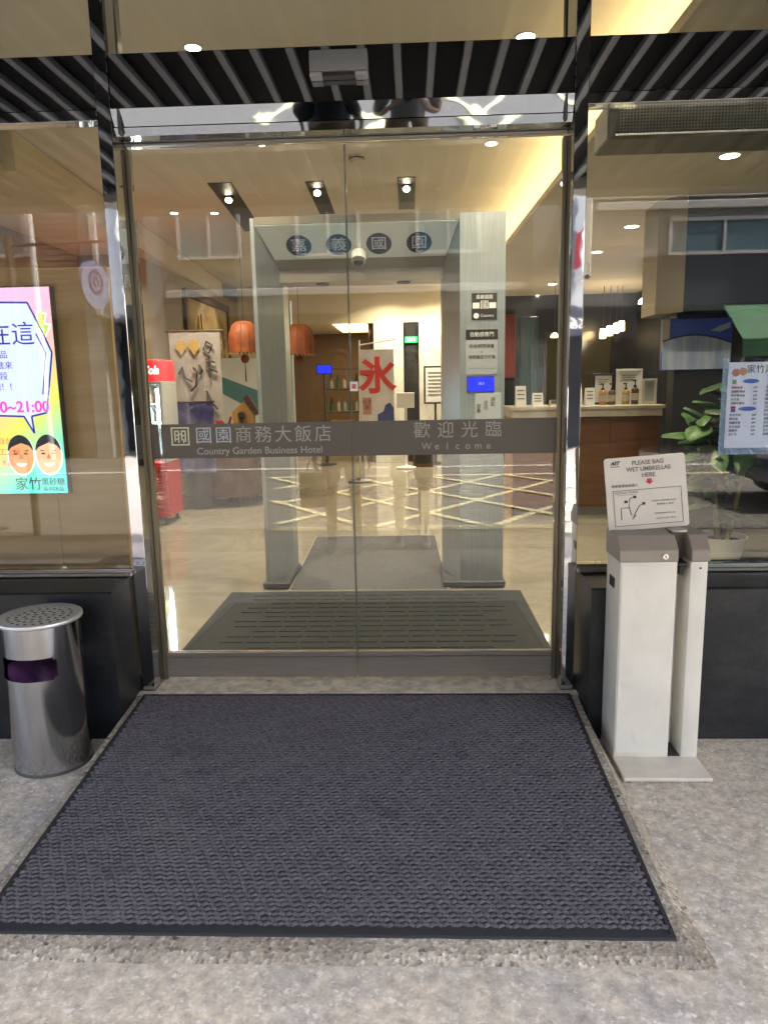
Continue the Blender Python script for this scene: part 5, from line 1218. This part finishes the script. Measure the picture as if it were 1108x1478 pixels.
# ================================================================== PEOPLE (only seen as reflections)
def skin(name, verts, edges, radii, m, parent, sub=2, origin=None):
    me = bpy.data.meshes.new(name); me.from_pydata(verts, edges, [])
    o = bpy.data.objects.new('skin_tmp', me); COL.objects.link(o)
    sm = o.modifiers.new('s', 'SKIN'); o.modifiers.new('d', 'SUBSURF').levels = sub
    for i, r_ in enumerate(radii):
        sv = me.skin_vertices[0].data[i]; sv.radius = (r_, r_) if not isinstance(r_, tuple) else r_; sv.use_root = (i == 0)
    dg = bpy.context.evaluated_depsgraph_get(); dg.update()
    m2 = bpy.data.meshes.new_from_object(o.evaluated_get(dg)); bpy.data.objects.remove(o); bpy.data.meshes.remove(me)
    m2.materials.clear(); m2.materials.append(m)
    for p in m2.polygons: p.use_smooth = True
    m2.name = name
    return link(name, m2, parent)
SKINM = mat('skin', (.36, .22, .15), .55, var=.06, scale=6)
def person(x, y, label, shirt, shorts, hair, shoe, sock, arm_pose, k=1.):
    t = thing('person', label, 'person', (x, y, FZ))
    B = lambda p: (x+p[0]*k, y+p[1]*k, FZ+p[2]*k)
    V = [(0, 0, .93), (0, .0, 1.10), (0, .01, 1.28), (0, 0, 1.42), (0, .01, 1.50), (0, .03, 1.58), (0, .035, 1.66), (0, .02, 1.72)]
    Rr = [(.15, .11), (.135, .10), (.155, .105), (.07, .06), (.052, .052), (.075, .085), (.078, .092), (.04, .05)]
    E_ = [(i, i+1) for i in range(7)]
    for s_ in (-1, 1):
        b = len(V); V += [(s_*.095, 0, .86), (s_*.105, .02, .66), (s_*.11, .03, .48), (s_*.112, -.01, .30), (s_*.115, -.02, .09), (s_*.12, .05, .05), (s_*.125, .15, .035)]
        Rr += [.09, .072, .055, .054, .034, .036, .03]; E_ += [(0, b)]+[(b+i, b+i+1) for i in range(6)]
        sh, el, wr, hand = arm_pose[s_]
        b = len(V); V += [(s_*.17, 0, 1.39), sh, el, wr, hand]; Rr += [.062, .047, .038, .027, (.034, .02)]
        E_ += [(3, b)]+[(b+i, b+i+1) for i in range(4)]
        hv = Vector(hand); dv_ = (hv-Vector(wr)).normalized(); sd_ = dv_.cross(Vector((0, 0, 1)))
        if sd_.length < .3: sd_ = Vector((0, 1, 0))
        sd_.normalize(); cr = Vector((-s_, 0, 0))*.012
        for q in range(4):
            off = sd_*(-.027+.018*q); ln = (.055, .066, .062, .046)[q]; b2 = len(V)
            V += [tuple(hv+off+dv_*.03), tuple(hv+off+dv_*(.03+ln*.55)+cr*.6), tuple(hv+off+dv_*(.03+ln)+cr*1.8)]; Rr += [.0095, .0088, .0075]; E_ += [(b+4, b2), (b2, b2+1), (b2+1, b2+2)]
        b2 = len(V); V += [tuple(hv-sd_*.036+dv_*.0), tuple(hv-sd_*.05+dv_*.035)]; Rr += [.011, .009]; E_ += [(b+4, b2), (b2, b2+1)]
    skin('body', [B(v) for v in V], E_, [tuple(q*k for q in r_) if isinstance(r_, tuple) else r_*k for r_ in Rr], SKINM, t)
    # clothing
    A = arm_pose
    V = [(0, 0, .95), (0, 0, 1.12), (0, .01, 1.28), (0, 0, 1.41)]; Rr = [(.172, .13), (.158, .122), (.175, .125), (.088, .078)]; E_ = [(0, 1), (1, 2), (2, 3)]
    for s_ in (-1, 1):
        b = len(V); m_ = Vector(A[s_][0]).lerp(Vector(A[s_][1]), .15); V += [(s_*.172, 0, 1.39), tuple(m_)]; Rr += [.078, .064]; E_ += [(3, b), (b, b+1)]
    skin('shirt', [B(v) for v in V], E_, [tuple(q*k for q in r_) if isinstance(r_, tuple) else r_*k for r_ in Rr], shirt, t)
    V = [(0, 0, .97), (0, 0, .90)]; Rr = [(.165, .125), (.17, .128)]; E_ = [(0, 1)]
    for s_ in (-1, 1):
        b = len(V); V += [(s_*.10, 0, .82), (s_*.108, .015, .68), (s_*.112, .025, .58)]; Rr += [.108, .094, .09]; E_ += [(1, b), (b, b+1), (b+1, b+2)]
    skin('shorts', [B(v) for v in V], E_, [tuple(q*k for q in r_) if isinstance(r_, tuple) else r_*k for r_ in Rr], shorts, t)
    for s_ in (-1, 1):
        if sock: 
            mb = MB(); mb.tube([B((s_*.114, -.018, z)) for z in (.08, .14, .22)], [.042*k, .041*k, .047*k], 14); build(mb, 'sock', sock, t, 60)
        mb = MB(); rows = []
        for (yy, w, z1) in ((-.085, .030, .07), (-.06, .040, .095), (-.01, .042, .10), (.05, .045, .085), (.11, .048, .062), (.165, .042, .048), (.195, .022, .035)):
            ring = []
            for q in range(12):
                a = 2*PI*q/12; ring.append(mb.bm.verts.new(B((s_*.12+w*math.cos(a), yy, max(.0, z1/2+z1/2*math.sin(a)*1.0)))))
            rows.append(ring)
        for a_, b_ in zip(rows, rows[1:]):
            for q in range(12): mb.bm.faces.new((a_[q], a_[(q+1) % 12], b_[(q+1) % 12], b_[q]))
        mb.bm.faces.new(rows[0][::-1]); mb.bm.faces.new(rows[-1]); build(mb, 'shoe', shoe, t, 60)
    mb = MB(); bmesh.ops.create_uvsphere(mb.bm, u_segments=20, v_segments=14, radius=1)
    for v in list(mb.bm.verts):
        if v.co.z < -.25 and v.co.y > -.2: mb.bm.verts.remove(v)
    for v in mb.bm.verts:
        if v.co.y > .55 and v.co.z < .45: v.co.y = .45
        v.co = Vector(B((v.co.x*.092, .02+v.co.y*.108, 1.655+v.co.z*.105)))
    build(mb, 'hair', hair, t, 60)
    for s_ in (-1, 1):
        mb = MB(); bmesh.ops.create_uvsphere(mb.bm, u_segments=10, v_segments=8, radius=.012*k, matrix=Matrix.Translation(B((s_*.030, .108, 1.645)))); build(mb, 'eye', INK, t, 60)
    mb = MB(); mb.prism([B((-.014, .115, 1.60)), B((.014, .115, 1.60)), B((0, .112, 1.645))], (0, .018*k, -.004)); build(mb, 'nose', SKINM, t)
    mb = MB(); mb.tube([B((-.024, .110, 1.572)), B((0, .120, 1.568)), B((.024, .110, 1.572))], .006*k, 6); build(mb, 'mouth', mat('lips', (.30, .10, .08), .5), t, 60)
    return t
HAIR = mat('hair', (.012, .010, .009), .5)
hold = {s_: ((s_*.20, -.01, 1.20), (s_*.19, .10, 1.17), (s_*.10, .24, 1.30), (s_*.06, .27, 1.33)) for s_ in (-1, 1)}
hold = {s_: ((s_*.23, -.10, 1.26), (s_*.245, -.06, 1.14), (s_*.13, .06, 1.27), (s_*.085, .09, 1.32)) for s_ in (-1, 1)}
down = {s_: ((s_*.215, -.01, 1.24), (s_*.235, -.015, 1.10), (s_*.24, .04, .86), (s_*.24, .05, .80)) for s_ in (-1, 1)}
person(.255, -3.20, 'person in tan shorts and white sneakers taking a photo, reflected in the door', mat('shirt_grey', (.25, .24, .24), .85), mat('shorts_tan', (.20, .145, .09), .85), HAIR, mat('shoe_white', (.62, .60, .56), .6), None, hold)
person(-.345, -3.02, 'person in tan shorts and dark socks holding a blue bag, reflected in the door', mat('shirt_black', (.03, .03, .035), .85), mat('shorts_sand', (.18, .13, .08), .85), HAIR, mat('shoe_grey', (.20, .19, .18), .6), mat('sock_dark', (.03, .03, .03), .9), down)
t = thing('phone', 'dark phone held up by the person in white sneakers', 'phone', (.255, -3.10, 1.2))
mb = MB(); mb.box(.218, .292, -3.092, -3.083, 1.175, 1.328, .004, 2); build(mb, 'phone_body', BLACK, t, 40)
mb = MB(); mb.box(.224, .286, -3.0938, -3.0923, 1.182, 1.321); build(mb, 'screen', DARKG, t)
t = thing('blue_bag', 'navy blue shopping bag hanging from the hand of the other person', 'bag', (-.62, -2.98, FZ+.35))
mb = MB(); mb.box(-.72, -.50, -3.02, -2.94, FZ+.40, FZ+.70, .012, 2); build(mb, 'bag_body', mat('bag_navy', (.02, .03, .10), .6, var=.3, scale=8), t, 40)
mb = MB(); mb.tube([(-.67, -2.98, FZ+.70), (-.63, -2.975, FZ+.80), (-.60, -2.97, FZ+.82), (-.57, -2.975, FZ+.80), (-.55, -2.98, FZ+.70)], .006, 6); build(mb, 'handle', mat('bag_handle', (.15, .06, .05), .6), t, 40)

bpy.data.objects.remove(_to)
